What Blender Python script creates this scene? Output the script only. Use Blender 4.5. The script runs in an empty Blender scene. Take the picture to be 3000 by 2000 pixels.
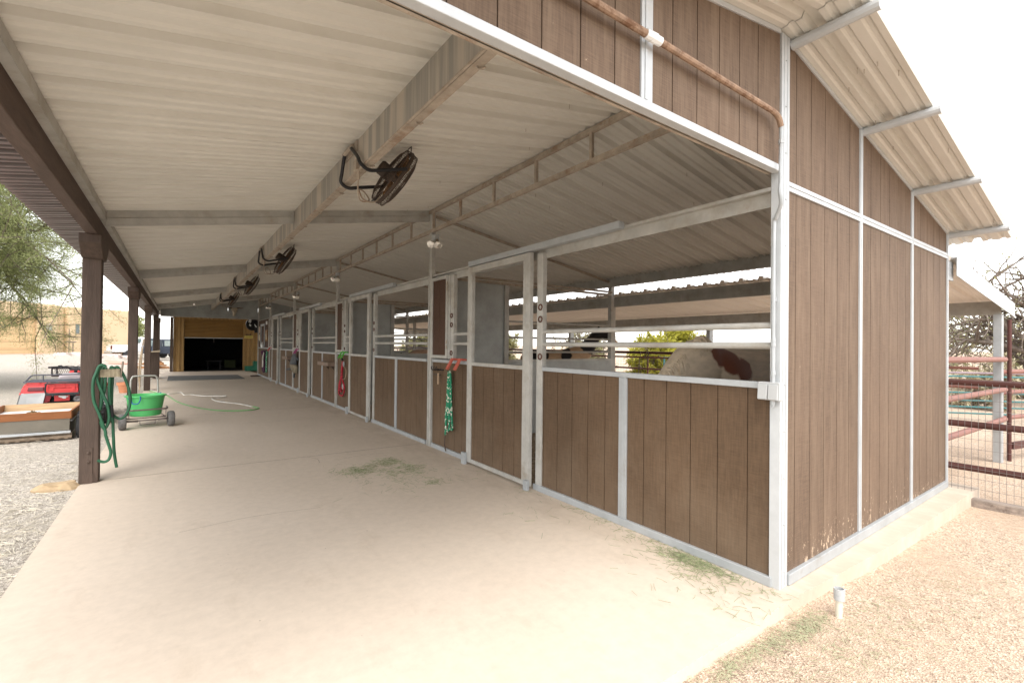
import bpy, math, random
import numpy as np
from mathutils import Vector, Matrix
from math import radians, sin, cos, pi
random.seed(7); rng = np.random.default_rng(7)
scn = bpy.context.scene
COL = scn.collection

# ------------------------------------------------------------------ camera
cam = bpy.data.cameras.new("camera"); camo = bpy.data.objects.new("camera", cam); COL.objects.link(camo)
CP = Vector((-2.92677, -1.33652, 1.44)); YAW, PITCH, ROLL = 0.62091, 0.00804, 0.01071
_f = Vector((sin(YAW)*cos(PITCH), cos(YAW)*cos(PITCH), sin(PITCH)))
_r = Vector((cos(YAW), -sin(YAW), 0)); _u = _r.cross(_f)
R2 = _r*cos(ROLL)+_u*sin(ROLL); U2 = -_r*sin(ROLL)+_u*cos(ROLL)
camo.matrix_world = Matrix(((R2.x, U2.x, -_f.x, CP.x), (R2.y, U2.y, -_f.y, CP.y), (R2.z, U2.z, -_f.z, CP.z), (0, 0, 0, 1)))
cam.sensor_width = 36; cam.lens = 1369.3/3000*36; cam.clip_start = 0.05; cam.clip_end = 2000
scn.camera = camo

# ------------------------------------------------------------------ sky, sun, exposure
SUN_EL, SUN_AZ = radians(56), radians(206)      # azimuth clockwise from +Y
w = bpy.data.worlds.new("World"); scn.world = w; w.use_nodes = True
nt = w.node_tree; nt.nodes.clear()
sky = nt.nodes.new("ShaderNodeTexSky"); sky.sky_type = 'NISHITA'; sky.sun_disc = False
sky.sun_elevation = SUN_EL; sky.sun_rotation = SUN_AZ; sky.air_density = 1.0; sky.dust_density = 1.0; sky.ozone_density = 1.0
hs = nt.nodes.new("ShaderNodeHueSaturation"); hs.inputs['Saturation'].default_value = 0.18
tint = nt.nodes.new("ShaderNodeMix"); tint.data_type = 'RGBA'; tint.blend_type = 'MULTIPLY'; tint.inputs[0].default_value = 1.0
tint.inputs[7].default_value = (1.0, 0.98, 0.955, 1)
bg = nt.nodes.new("ShaderNodeBackground"); bg.inputs['Strength'].default_value = 0.15
wo = nt.nodes.new("ShaderNodeOutputWorld")
nt.links.new(sky.outputs[0], hs.inputs['Color']); nt.links.new(hs.outputs[0], tint.inputs[6])
nt.links.new(tint.outputs[2], bg.inputs['Color']); nt.links.new(bg.outputs[0], wo.inputs['Surface'])
sl = bpy.data.lights.new("sun", 'SUN'); sl.energy = 0.7; sl.angle = radians(30); sl.color = (1.0, 0.94, 0.86)
so = bpy.data.objects.new("sun", sl); COL.objects.link(so)
_sd = Vector((sin(SUN_AZ)*cos(SUN_EL), cos(SUN_AZ)*cos(SUN_EL), sin(SUN_EL)))
so.rotation_euler = _sd.to_track_quat('Z', 'Y').to_euler(); so.location = _sd*40
vs = scn.view_settings; vs.view_transform = 'Standard'; vs.look = 'None'; vs.gamma = 1.0; vs.use_curve_mapping = False
vs.exposure = 1.82
scn.cycles.max_bounces = 12; scn.cycles.diffuse_bounces = 6; scn.cycles.glossy_bounces = 4

# ------------------------------------------------------------------ materials
MATS = {}
def M(name, col, rough=0.6, metal=0.0, var=0.15, nscale=3.0, bump=0.0, bscale=40.0, stretch=(1, 1, 1), stain=None, stain_lo=0.5, stain_hi=0.7, stain_scale=2.0, stain_stretch=(1, 1, 1), spec=0.4, coat=0.0):
    m = bpy.data.materials.new(name); m.use_nodes = True; t = m.node_tree; N = t.nodes; L = t.links
    b = N['Principled BSDF']; b.inputs['Roughness'].default_value = rough; b.inputs['Metallic'].default_value = metal
    b.inputs['Specular IOR Level'].default_value = spec; b.inputs['Coat Weight'].default_value = coat
    g = N.new('ShaderNodeNewGeometry')
    def coords(st):
        mp = N.new('ShaderNodeMapping'); mp.inputs['Scale'].default_value = st
        L.new(g.outputs['Position'], mp.inputs['Vector']); return mp.outputs[0]
    n = N.new('ShaderNodeTexNoise'); n.inputs['Scale'].default_value = nscale; n.inputs['Detail'].default_value = 6; n.inputs['Roughness'].default_value = 0.62
    L.new(coords(stretch), n.inputs['Vector'])
    cr = N.new('ShaderNodeValToRGB'); e = cr.color_ramp.elements
    e[0].position = 0.3; e[1].position = 0.7
    e[0].color = tuple(c*(1-var) for c in col)+(1,); e[1].color = tuple(min(1, c*(1+var)) for c in col)+(1,)
    L.new(n.outputs['Fac'], cr.inputs[0]); out = cr.outputs[0]
    if stain:
        n2 = N.new('ShaderNodeTexNoise'); n2.inputs['Scale'].default_value = stain_scale; n2.inputs['Detail'].default_value = 8; n2.inputs['Roughness'].default_value = 0.7
        L.new(coords(stain_stretch), n2.inputs['Vector'])
        mr = N.new('ShaderNodeMapRange'); mr.inputs[1].default_value = stain_lo; mr.inputs[2].default_value = stain_hi
        L.new(n2.outputs['Fac'], mr.inputs[0])
        mx = N.new('ShaderNodeMix'); mx.data_type = 'RGBA'; L.new(mr.outputs[0], mx.inputs[0]); L.new(out, mx.inputs[6]); mx.inputs[7].default_value = tuple(stain)+(1,)
        out = mx.outputs[2]
    L.new(out, b.inputs['Base Color'])
    if bump:
        nb = N.new('ShaderNodeTexNoise'); nb.inputs['Scale'].default_value = bscale; nb.inputs['Detail'].default_value = 5
        L.new(coords(stretch), nb.inputs['Vector'])
        bp = N.new('ShaderNodeBump'); bp.inputs['Strength'].default_value = bump; bp.inputs['Distance'].default_value = 0.01
        L.new(nb.outputs['Fac'], bp.inputs['Height']); L.new(bp.outputs[0], b.inputs['Normal'])
    MATS[name] = m; return m
galv = M('galvanised_steel', (.40, .42, .43), .48, .25, .12, 6, .05, 60, stain=(.29, .28, .26), stain_lo=.55, stain_hi=.75, stain_scale=3)
galvo = M('sky_lit_galvanised', (.52, .54, .55), .45, .2, .08, 6, .04, 60, stain=(.45, .44, .42), stain_lo=.6, stain_hi=.8, stain_scale=3)  # lighter copy of the steel; skylight on outdoor parts put into the colour
galvd = M('dusty_steel', (.42, .41, .38), .55, .12, .16, 5, .05, 50, stain=(.31, .27, .215), stain_lo=.5, stain_hi=.75, stain_scale=4)
rustd = M('rusty_pipe', (.36, .305, .245), .7, .05, .25, 9, .1, 60, stain=(.24, .15, .095), stain_lo=.52, stain_hi=.7, stain_scale=7)
sheetm = M('partition_sheet', (.36, .375, .365), .5, .2, .14, 2.5, .02, 40, stain=(.25, .25, .235), stain_lo=.45, stain_hi=.75, stain_scale=1.7)
cream = M('cream_roof', (.645, .625, .57), .45, 0, .05, 1.2, 0, 10, stain=(.56, .535, .47), stain_lo=.5, stain_hi=.8, stain_scale=1.5, stain_stretch=(1, 3, 1))
browns = M('brown_eave', (.085, .056, .047), .28, 0, .12, 3, spec=.9)
bwood = M('brown_wood', (.078, .053, .04), .75, 0, .28, 2.2, .35, 9, stretch=(9, 9, 1.2))
bwoodh = M('brown_beam_wood', (.085, .056, .043), .75, 0, .28, 2.2, .35, 9, stretch=(9, 1.2, 9))
white = M('white_metal', (.78, .79, .78), .45, 0, .04, 3)
blackm = M('black_metal', (.02, .02, .022), .45, .2, .3, 8)
rubber = M('black_rubber', (.03, .03, .032), .8, 0, .3, 20, .3, 60)
greyrub = M('grey_rubber', (.16, .16, .155), .85, 0, .15, 15, .2, 60)
redp = M('red_plastic', (.50, .035, .035), .38, 0, .1, 4)
greyp = M('grey_plastic', (.42, .43, .43), .5, 0, .08, 4)
mirr = M('lamp_glass', (.85, .83, .78), .12, .6, .05, 4)
greenb = M('green_plastic', (.09, .46, .145), .42, 0, .07, 5)
hoseg = M('green_hose', (.02, .105, .052), .4, 0, .2, 6)
terra = M('terracotta', (.50, .21, .11), .8, 0, .12, 6)
woodl = M('pine_board', (.40, .26, .135), .6, 0, .18, 4, .1, 20, stretch=(1, 8, 8))
woodo = M('stained_board', (.27, .105, .04), .55, 0, .22, 4, .1, 20, stretch=(1.2, 8, 8))
yelm = M('yellow_sheet', (.31, .19, .07), .5, 0, .1, 2)
dark = M('shade_black', (.012, .012, .013), .9, 0, .3, 3)  # near-black colour standing in for shade in hollows and indoors
stucco = M('tan_stucco', (.62, .46, .295), .9, 0, .06, .6, .1, 30)
garage = M('tan_door', (.58, .42, .23), .6, 0, .04, 2)
rockm = M('rock', (.42, .31, .19), .9, 0, .25, 6, .6, 12)
rockp = M('pale_rock', (.55, .46, .42), .9, 0, .25, 3, .5, 6)
oldwood = M('weathered_wood', (.30, .25, .21), .85, 0, .3, 3, .5, 12, stretch=(8, 1, 8), stain=(.12, .09, .075), stain_lo=.5, stain_hi=.66, stain_scale=5)
rustred = M('rust_red_pipe', (.085, .030, .024), .6, .1, .2, 6, .05, 40)
pinkp = M('faded_red_pipe', (.25, .115, .09), .6, 0, .15, 6)
teal = M('teal_pipe', (.055, .165, .17), .5, .1, .12, 6)
wirem = M('wire', (.22, .20, .19), .6, .3, .1, 10)
hay = M('hay', (.24, .27, .145), .85, 0, .4, 40)
straw = M('dry_straw', (.56, .51, .41), .85, 0, .35, 50)
bark = M('bark', (.17, .135, .11), .9, 0, .35, 8, .6, 25)
twigm = M('twig_bark', (.27, .215, .165), .9, 0, .3, 8)
leafg = M('palo_leaf', (.31, .34, .145), .7, 0, .35, 1.6)
leafy = M('yellow_leaf', (.42, .40, .06), .7, 0, .3, 2.5)
leafd = M('dusty_leaf', (.27, .26, .13), .8, 0, .35, 1.6)
brushm = M('dry_brush', (.42, .37, .25), .9, 0, .35, 2)
conc_side = None
for mm in (leafg, leafy, leafd):   # let some daylight through thin leaves
    b = mm.node_tree.nodes['Principled BSDF']; b.inputs['Subsurface Weight'].default_value = 0.0
    tr = mm.node_tree.nodes.new('ShaderNodeBsdfTranslucent'); ad = mm.node_tree.nodes.new('ShaderNodeMixShader'); ad.inputs[0].default_value = .4
    src = b.inputs['Base Color'].links[0].from_socket; o = mm.node_tree.nodes['Material Output']
    mm.node_tree.links.new(src, tr.inputs['Color']); mm.node_tree.links.new(b.outputs[0], ad.inputs[1]); mm.node_tree.links.new(tr.outputs[0], ad.inputs[2]); mm.node_tree.links.new(ad.outputs[0], o.inputs['Surface'])

def nodemat(name):
    m = bpy.data.materials.new(name); m.use_nodes = True; t = m.node_tree
    return m, t, t.nodes, t.links, t.nodes['Principled BSDF']
def siding_mat(name, col, flake):
    m, t, N, L, b = nodemat(name); b.inputs['Roughness'].default_value = .72; b.inputs['Specular IOR Level'].default_value = .25
    g = N.new('ShaderNodeNewGeometry')
    def noise(sc, st, det=5, ro=.6):
        mp = N.new('ShaderNodeMapping'); mp.inputs['Scale'].default_value = st; L.new(g.outputs['Position'], mp.inputs[0])
        n = N.new('ShaderNodeTexNoise'); n.inputs['Scale'].default_value = sc; n.inputs['Detail'].default_value = det; n.inputs['Roughness'].default_value = ro
        L.new(mp.outputs[0], n.inputs['Vector']); return n.outputs['Fac']
    grain = noise(14, (6, 6, .5)); saw = noise(26, (.35, .35, 7)); big = noise(1.1, (1, 1, .6), 3)
    def math_(op, a, b_):
        n = N.new('ShaderNodeMath'); n.operation = op
        for i, x in enumerate((a, b_)):
            if isinstance(x, (int, float)): n.inputs[i].default_value = x
            else: L.new(x, n.inputs[i])
        return n.outputs[0]
    s = math_('ADD', math_('MULTIPLY', grain, .4), math_('ADD', math_('MULTIPLY', saw, .35), math_('MULTIPLY', big, .35)))
    cr = N.new('ShaderNodeValToRGB'); e = cr.color_ramp.elements; e[0].position = .38; e[1].position = .72
    e[0].color = tuple(c*.62 for c in col)+(1,); e[1].color = tuple(c*1.32 for c in col)+(1,)
    L.new(s, cr.inputs[0]); out = cr.outputs[0]
    if not flake:   # dust thrown up from the floor, a few pale scuffs
        sep = N.new('ShaderNodeSeparateXYZ'); L.new(g.outputs['Position'], sep.inputs[0])
        mh = N.new('ShaderNodeMapRange'); mh.inputs[1].default_value = .05; mh.inputs[2].default_value = .75; mh.inputs[3].default_value = .30; mh.inputs[4].default_value = 0.0; L.new(sep.outputs['Z'], mh.inputs[0])
        m2 = N.new('ShaderNodeMapRange'); m2.inputs[1].default_value = .52; m2.inputs[2].default_value = .9; m2.inputs[4].default_value = .32; L.new(math_('ADD', noise(2.6, (1, 1, .8), 7, .72), mh.outputs[0]), m2.inputs[0])
        mx = N.new('ShaderNodeMix'); mx.data_type = 'RGBA'; L.new(m2.outputs[0], mx.inputs[0]); L.new(out, mx.inputs[6]); mx.inputs[7].default_value = (.24, .18, .125, 1); out = mx.outputs[2]
        m3 = N.new('ShaderNodeMapRange'); m3.inputs[1].default_value = .70; m3.inputs[2].default_value = .74; m3.inputs[4].default_value = .6; L.new(noise(17, (.5, .5, 2.2), 6, .8), m3.inputs[0])
        mx = N.new('ShaderNodeMix'); mx.data_type = 'RGBA'; L.new(m3.outputs[0], mx.inputs[0]); L.new(out, mx.inputs[6]); mx.inputs[7].default_value = (.27, .20, .14, 1); out = mx.outputs[2]
    if flake:
        sep = N.new('ShaderNodeSeparateXYZ'); L.new(g.outputs['Position'], sep.inputs[0])
        # weathered pale streaks
        st = noise(3.5, (5, 5, .35), 6, .7); mr = N.new('ShaderNodeMapRange'); mr.inputs[1].default_value = .46; mr.inputs[2].default_value = .8; mr.inputs[4].default_value = .75
        L.new(st, mr.inputs[0]); mx = N.new('ShaderNodeMix'); mx.data_type = 'RGBA'; L.new(mr.outputs[0], mx.inputs[0]); L.new(out, mx.inputs[6]); mx.inputs[7].default_value = (.235, .170, .118, 1); out = mx.outputs[2]
        # flaked paint: thick near the splash zone at the foot of the wall, sparse above
        fl = noise(30, (1.6, 1.6, .7), 7, .75); fb = noise(2.2, (1, 1, 1), 3)
        mh = N.new('ShaderNodeMapRange'); mh.inputs[1].default_value = .02; mh.inputs[2].default_value = .42; mh.inputs[3].default_value = .155; mh.inputs[4].default_value = 0.0
        L.new(sep.outputs['Z'], mh.inputs[0])
        v = math_('ADD', math_('ADD', fl, mh.outputs[0]), math_('MULTIPLY', math_('SUBTRACT', fb, .5), .22))
        m2 = N.new('ShaderNodeMapRange'); m2.inputs[1].default_value = .70; m2.inputs[2].default_value = .735; L.new(v, m2.inputs[0])
        mx = N.new('ShaderNodeMix'); mx.data_type = 'RGBA'; L.new(m2.outputs[0], mx.inputs[0]); L.new(out, mx.inputs[6]); mx.inputs[7].default_value = (.55, .42, .30, 1); out = mx.outputs[2]
    L.new(out, b.inputs['Base Color'])
    bp = N.new('ShaderNodeBump'); bp.inputs['Strength'].default_value = .35; bp.inputs['Distance'].default_value = .006
    L.new(s, bp.inputs['Height']); L.new(bp.outputs[0], b.inputs['Normal'])
    MATS[name] = m; return m
sid_in = siding_mat('brown_siding', (.112, .071, .042), False)
sid_out = siding_mat('weathered_siding', (.145, .098, .067), True)
sid_dk = siding_mat('brown_feed_panel', (.075, .04, .026), False)

def ground_mat(name, c1, c2, c3, scale, bump):
    m, t, N, L, b = nodemat(name); b.inputs['Roughness'].default_value = .95; b.inputs['Specular IOR Level'].default_value = .1
    g = N.new('ShaderNodeNewGeometry')
    v = N.new('ShaderNodeTexVoronoi'); v.inputs['Scale'].default_value = scale; L.new(g.outputs['Position'], v.inputs['Vector'])
    n = N.new('ShaderNodeTexNoise'); n.inputs['Scale'].default_value = .9; n.inputs['Detail'].default_value = 8; n.inputs['Roughness'].default_value = .7; L.new(g.outputs['Position'], n.inputs['Vector'])
    n3 = N.new('ShaderNodeTexNoise'); n3.inputs['Scale'].default_value = 22; n3.inputs['Detail'].default_value = 6; n3.inputs['Roughness'].default_value = .75; L.new(g.outputs['Position'], n3.inputs['Vector'])
    sp = N.new('ShaderNodeSeparateXYZ'); L.new(v.outputs['Color'], sp.inputs[0])
    cr = N.new('ShaderNodeValToRGB'); e = cr.color_ramp.elements; e[0].position = .05; e[0].color = tuple(x*.62 for x in c1)+(1,); e[1].position = 1; e[1].color = tuple(min(1, x*1.35) for x in c2)+(1,)
    k = cr.color_ramp.elements.new(.35); k.color = c1+(1,); k = cr.color_ramp.elements.new(.7); k.color = c2+(1,)
    L.new(sp.outputs['X'], cr.inputs[0])
    mr = N.new('ShaderNodeMapRange'); mr.inputs[1].default_value = .42; mr.inputs[2].default_value = .66; mr.inputs[4].default_value = .75; L.new(n.outputs['Fac'], mr.inputs[0])
    mx = N.new('ShaderNodeMix'); mx.data_type = 'RGBA'; L.new(mr.outputs[0], mx.inputs[0]); L.new(cr.outputs[0], mx.inputs[6]); mx.inputs[7].default_value = c3+(1,)
    m3 = N.new('ShaderNodeMapRange'); m3.inputs[1].default_value = .32; m3.inputs[2].default_value = .6; m3.inputs[3].default_value = .78; m3.inputs[4].default_value = 1.08; L.new(n3.outputs['Fac'], m3.inputs[0])
    mu = N.new('ShaderNodeMix'); mu.data_type = 'RGBA'; mu.blend_type = 'MULTIPLY'; mu.inputs[0].default_value = 1; L.new(mx.outputs[2], mu.inputs[6]); L.new(m3.outputs[0], mu.inputs[7])
    L.new(mu.outputs[2], b.inputs['Base Color'])
    bp = N.new('ShaderNodeBump'); bp.inputs['Strength'].default_value = bump; bp.inputs['Distance'].default_value = .012
    ad = N.new('ShaderNodeMath'); ad.operation = 'ADD'; L.new(v.outputs['Distance'], ad.inputs[0]); L.new(n3.outputs['Fac'], ad.inputs[1]); L.new(ad.outputs[0], bp.inputs['Height']); L.new(bp.outputs[0], b.inputs['Normal'])
    return m
dirt = ground_mat('decomposed_granite', (.50, .385, .29), (.60, .48, .375), (.53, .40, .295), 110, .6)
gravelm = ground_mat('gravel', (.40, .36, .31), (.58, .53, .465), (.46, .415, .35), 85, .8)
bedding = ground_mat('stall_bedding', (.34, .26, .19), (.46, .37, .27), (.40, .31, .22), 60, .6)

def concrete_mat():
    m, t, N, L, b = nodemat('concrete'); b.inputs['Roughness'].default_value = .7; b.inputs['Specular IOR Level'].default_value = .3
    g = N.new('ShaderNodeNewGeometry')
    def noise(sc, det, ro, st=(1, 1, 1)):
        mp = N.new('ShaderNodeMapping'); mp.inputs['Scale'].default_value = st; L.new(g.outputs['Position'], mp.inputs[0])
        n = N.new('ShaderNodeTexNoise'); n.inputs['Scale'].default_value = sc; n.inputs['Detail'].default_value = det; n.inputs['Roughness'].default_value = ro; L.new(mp.outputs[0], n.inputs['Vector']); return n.outputs['Fac']
    a = noise(.7, 6, .6, (1.4, .8, 1)); f = noise(14, 6, .7); sp = noise(120, 2, .5)
    cr = N.new('ShaderNodeValToRGB'); e = cr.color_ramp.elements; e[0].position = .3; e[0].color = (.585, .497, .405, 1); e[1].position = .72; e[1].color = (.64, .55, .455, 1); L.new(a, cr.inputs[0])
    k = cr.color_ramp.elements.new(.5); k.color = (.61, .52, .425, 1)
    m1 = N.new('ShaderNodeMapRange'); m1.inputs[1].default_value = .3; m1.inputs[2].default_value = .7; m1.inputs[3].default_value = .93; m1.inputs[4].default_value = 1.06; L.new(f, m1.inputs[0])
    mu = N.new('ShaderNodeMix'); mu.data_type = 'RGBA'; mu.blend_type = 'MULTIPLY'; mu.inputs[0].default_value = 1; L.new(cr.outputs[0], mu.inputs[6]); L.new(m1.outputs[0], mu.inputs[7])
    sxyz = N.new('ShaderNodeSeparateXYZ'); L.new(g.outputs['Position'], sxyz.inputs[0])
    dm = N.new('ShaderNodeMapRange'); dm.inputs[1].default_value = -.55; dm.inputs[2].default_value = .0; dm.inputs[3].default_value = 0; dm.inputs[4].default_value = .30; L.new(sxyz.outputs['X'], dm.inputs[0])
    dn = N.new('ShaderNodeMath'); dn.operation = 'ADD'; L.new(dm.outputs[0], dn.inputs[0]); L.new(noise(3.0, 7, .7, (1.6, .7, 1)), dn.inputs[1])
    dr = N.new('ShaderNodeMapRange'); dr.inputs[1].default_value = .56; dr.inputs[2].default_value = .86; dr.inputs[4].default_value = .5; L.new(dn.outputs[0], dr.inputs[0])
    dx = N.new('ShaderNodeMix'); dx.data_type = 'RGBA'; L.new(dr.outputs[0], dx.inputs[0]); L.new(mu.outputs[2], dx.inputs[6]); dx.inputs[7].default_value = (.42, .335, .25, 1); mu = dx
    # small dark specks of grit and droppings
    m2 = N.new('ShaderNodeMapRange'); m2.inputs[1].default_value = .745; m2.inputs[2].default_value = .78; m2.inputs[4].default_value = .6; L.new(noise(26, 3, .5), m2.inputs[0])
    mx = N.new('ShaderNodeMix'); mx.data_type = 'RGBA'; L.new(m2.outputs[0], mx.inputs[0]); L.new(mu.outputs[2], mx.inputs[6]); mx.inputs[7].default_value = (.2, .15, .11, 1)
    L.new(mx.outputs[2], b.inputs['Base Color'])
    bp = N.new('ShaderNodeBump'); bp.inputs['Strength'].default_value = .08; bp.inputs['Distance'].default_value = .004; L.new(sp, bp.inputs['Height']); L.new(bp.outputs[0], b.inputs['Normal'])
    return m
concrete = concrete_mat()
def purlin_mat():   # dust streaks running down the web
    m, t, N, L, b = nodemat('streaked_purlin'); b.inputs['Roughness'].default_value = .6
    g = N.new('ShaderNodeNewGeometry'); mp = N.new('ShaderNodeMapping'); mp.inputs['Scale'].default_value = (0, 1, .04); L.new(g.outputs['Position'], mp.inputs[0])
    n = N.new('ShaderNodeTexNoise'); n.inputs['Scale'].default_value = 13; n.inputs['Detail'].default_value = 4; L.new(mp.outputs[0], n.inputs['Vector'])
    cr = N.new('ShaderNodeValToRGB'); e = cr.color_ramp.elements; e[0].position = .42; e[0].color = (.27, .255, .225, 1); e[1].position = .58; e[1].color = (.44, .385, .32, 1); L.new(n.outputs['Fac'], cr.inputs[0]); L.new(cr.outputs[0], b.inputs['Base Color'])
    return m
purlm = purlin_mat()
def rope_mat(name, c1, c2):
    m, t, N, L, b = nodemat(name); b.inputs['Roughness'].default_value = .8
    g = N.new('ShaderNodeNewGeometry'); v = N.new('ShaderNodeTexVoronoi'); v.inputs['Scale'].default_value = 58; L.new(g.outputs['Position'], v.inputs['Vector'])
    sp = N.new('ShaderNodeSeparateXYZ'); L.new(v.outputs['Color'], sp.inputs[0]); cr = N.new('ShaderNodeValToRGB'); cr.color_ramp.interpolation = 'CONSTANT'
    e = cr.color_ramp.elements; e[0].color = c1+(1,); e[1].position = .84; e[1].color = c2+(1,); L.new(sp.outputs['X'], cr.inputs[0]); L.new(cr.outputs[0], b.inputs['Base Color']); return m
ropeg = rope_mat('green_rope', (.015, .20, .10), (.6, .6, .5)); roper = rope_mat('red_rope', (.42, .02, .035), (.02, .015, .02)); ropep = rope_mat('purple_rope', (.05, .01, .04), (.20, .04, .15))

# ------------------------------------------------------------------ mesh helpers
class MB:
    def __init__(s): s.V = []; s.F = []
    def add(s, V, F):
        n = len(s.V); s.V += [tuple(v) for v in V]; s.F += [tuple(i+n for i in f) for f in F]; return s
    def box(s, x0, x1, y0, y1, z0, z1):
        return s.add([(x0, y0, z0), (x1, y0, z0), (x1, y1, z0), (x0, y1, z0), (x0, y0, z1), (x1, y0, z1), (x1, y1, z1), (x0, y1, z1)],
                     [(0, 3, 2, 1), (4, 5, 6, 7), (0, 1, 5, 4), (1, 2, 6, 5), (2, 3, 7, 6), (3, 0, 4, 7)])
    def hexa(s, P):   # 8 points: bottom 4 ccw, top 4 ccw
        return s.add(P, [(0, 3, 2, 1), (4, 5, 6, 7), (0, 1, 5, 4), (1, 2, 6, 5), (2, 3, 7, 6), (3, 0, 4, 7)])
    def bar(s, p0, p1, a, b, up=(0, 0, 1)):   # rectangular bar, a = width, b = height along up
        p0 = Vector(p0); p1 = Vector(p1); d = (p1-p0).normalized(); up = Vector(up)
        sx = d.cross(up)
        if sx.length < 1e-4: sx = d.cross(Vector((0, 1, 0)))
        sx.normalize(); uy = sx.cross(d)
        P = []
        for p in (p0, p1):
            P += [p-sx*a/2-uy*b/2, p+sx*a/2-uy*b/2, p+sx*a/2+uy*b/2, p-sx*a/2+uy*b/2]
        return s.add(P, [(0, 1, 2, 3), (7, 6, 5, 4), (0, 4, 5, 1), (1, 5, 6, 2), (2, 6, 7, 3), (3, 7, 4, 0)])
    def tube(s, pts, r, seg=8, closed=False, caps=True):
        pts = [Vector(p) for p in pts]; n = len(pts); rr = r if isinstance(r, (list, tuple)) else [r]*n
        T = []
        for i in range(n):
            if closed: d = pts[(i+1) % n]-pts[i-1]
            else: d = pts[min(i+1, n-1)]-pts[max(i-1, 0)]
            T.append(d.normalized() if d.length > 1e-9 else Vector((0, 0, 1)))
        a = T[0].orthogonal().normalized(); V = []
        for i in range(n):
            a = (a-T[i]*a.dot(T[i]));
            if a.length < 1e-6: a = T[i].orthogonal()
            a.normalize(); b = T[i].cross(a)
            for k in range(seg):
                t = 2*pi*k/seg; V.append(pts[i]+(a*cos(t)+b*sin(t))*rr[i])
        F = []
        for i in range(n if closed else n-1):
            j = (i+1) % n
            for k in range(seg): F.append((i*seg+k, i*seg+(k+1) % seg, j*seg+(k+1) % seg, j*seg+k))
        if caps and not closed: F += [tuple(range(seg))[::-1], tuple((n-1)*seg+k for k in range(seg))]
        return s.add(V, F)
    def lathe(s, prof, c=(0, 0, 0), seg=24, axis='z', cap=False):
        V = []; F = []; c = Vector(c)
        for (r, h) in prof:
            for k in range(seg):
                t = 2*pi*k/seg
                p = {'z': (r*cos(t), r*sin(t), h), 'x': (h, r*cos(t), r*sin(t)), 'y': (r*sin(t), h, r*cos(t))}[axis]
                V.append(c+Vector(p))
        for i in range(len(prof)-1):
            for k in range(seg): F.append((i*seg+k, i*seg+(k+1) % seg, (i+1)*seg+(k+1) % seg, (i+1)*seg+k))
        if cap: F += [tuple(range(seg))[::-1], tuple((len(prof)-1)*seg+k for k in range(seg))]
        return s.add(V, F)
    def prism(s, poly, axis, a, b):   # polygon in the two other axes, extruded along axis
        n = len(poly)
        def P(u, v, t): return {'x': (t, u, v), 'y': (u, t, v), 'z': (u, v, t)}[axis]
        return s.add([P(u, v, a) for u, v in poly]+[P(u, v, b) for u, v in poly],
                     [tuple(range(n))[::-1], tuple(range(n, 2*n))]+[(i, (i+1) % n, n+(i+1) % n, n+i) for i in range(n)])
    def loft(s, rings, caps=True):
        m = len(rings[0]); V = [p for r in rings for p in r]; F = []
        for i in range(len(rings)-1):
            for k in range(m): F.append((i*m+k, i*m+(k+1) % m, (i+1)*m+(k+1) % m, (i+1)*m+k))
        if caps: F += [tuple(range(m))[::-1], tuple((len(rings)-1)*m+k for k in range(m))]
        return s.add(V, F)
    def build(s, name, mat, parent=None, smooth=False, label=None, bevel=0, local=False, auto=False):
        me = bpy.data.meshes.new(name); V = s.V
        if parent is not None and not local:
            o = ORG.get(parent.name, (0, 0, 0)); V = [(v[0]-o[0], v[1]-o[1], v[2]-o[2]) for v in V]
        me.from_pydata(V, [], s.F); me.materials.append(mat); me.update()
        if smooth: me.polygons.foreach_set('use_smooth', [True]*len(me.polygons))
        ob = bpy.data.objects.new(name, me); COL.objects.link(ob)
        if parent is not None:
            ob.parent = parent; ORG[ob.name] = ORG.get(parent.name, (0, 0, 0))
        if label: ob['label'] = label
        if bevel:
            md = ob.modifiers.new('bevel', 'BEVEL'); md.width = bevel; md.segments = 2; md.limit_method = 'ANGLE'
        if auto:
            me.polygons.foreach_set('use_smooth', [True]*len(me.polygons)); md = ob.modifiers.new('es', 'EDGE_SPLIT'); md.split_angle = radians(35)
        return ob
ORG = {}
def tag(o, label, cat, group=None, kind=None):
    if label: o['label'] = label
    if cat: o['category'] = cat
    if group: o['group'] = group
    if kind: o['kind'] = kind
    return o
def thing(name, label, cat, loc=(0, 0, 0), group=None, rz=0):
    o = bpy.data.objects.new(name, None); COL.objects.link(o); o.location = loc; o.rotation_euler = (0, 0, rz); o.empty_display_size = .2
    ORG[o.name] = tuple(loc); return tag(o, label, cat, group)
def dup(root, loc, label, rz=None):
    def cp(o, par):
        c = o.copy(); COL.objects.link(c); c.parent = par
        for ch in list(o.children): cp(ch, c)
        return c
    r = cp(root, None); r.location = loc; r['label'] = label
    if rz is not None: r.rotation_euler = (0, 0, rz)
    return r
def solo(mb, name, mat, label, cat, group=None, **k): return tag(mb.build(name, mat, **k), label, cat, group)
def smoothp(pts, n=6):   # Catmull-Rom through points
    P = [Vector(p) for p in pts]; out = []
    for i in range(len(P)-1):
        p0 = P[max(i-1, 0)]; p1 = P[i]; p2 = P[i+1]; p3 = P[min(i+2, len(P)-1)]
        for k in range(n):
            t = k/n; out.append(.5*((2*p1)+(p2-p0)*t+(2*p0-5*p1+4*p2-p3)*t*t+(3*p1-p0-3*p2+p3)*t**3))
    out.append(P[-1]); return out
def rfun(x): return 3.36-(.175*-x if x < 0 else .18*x)     # underside of the roof
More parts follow.
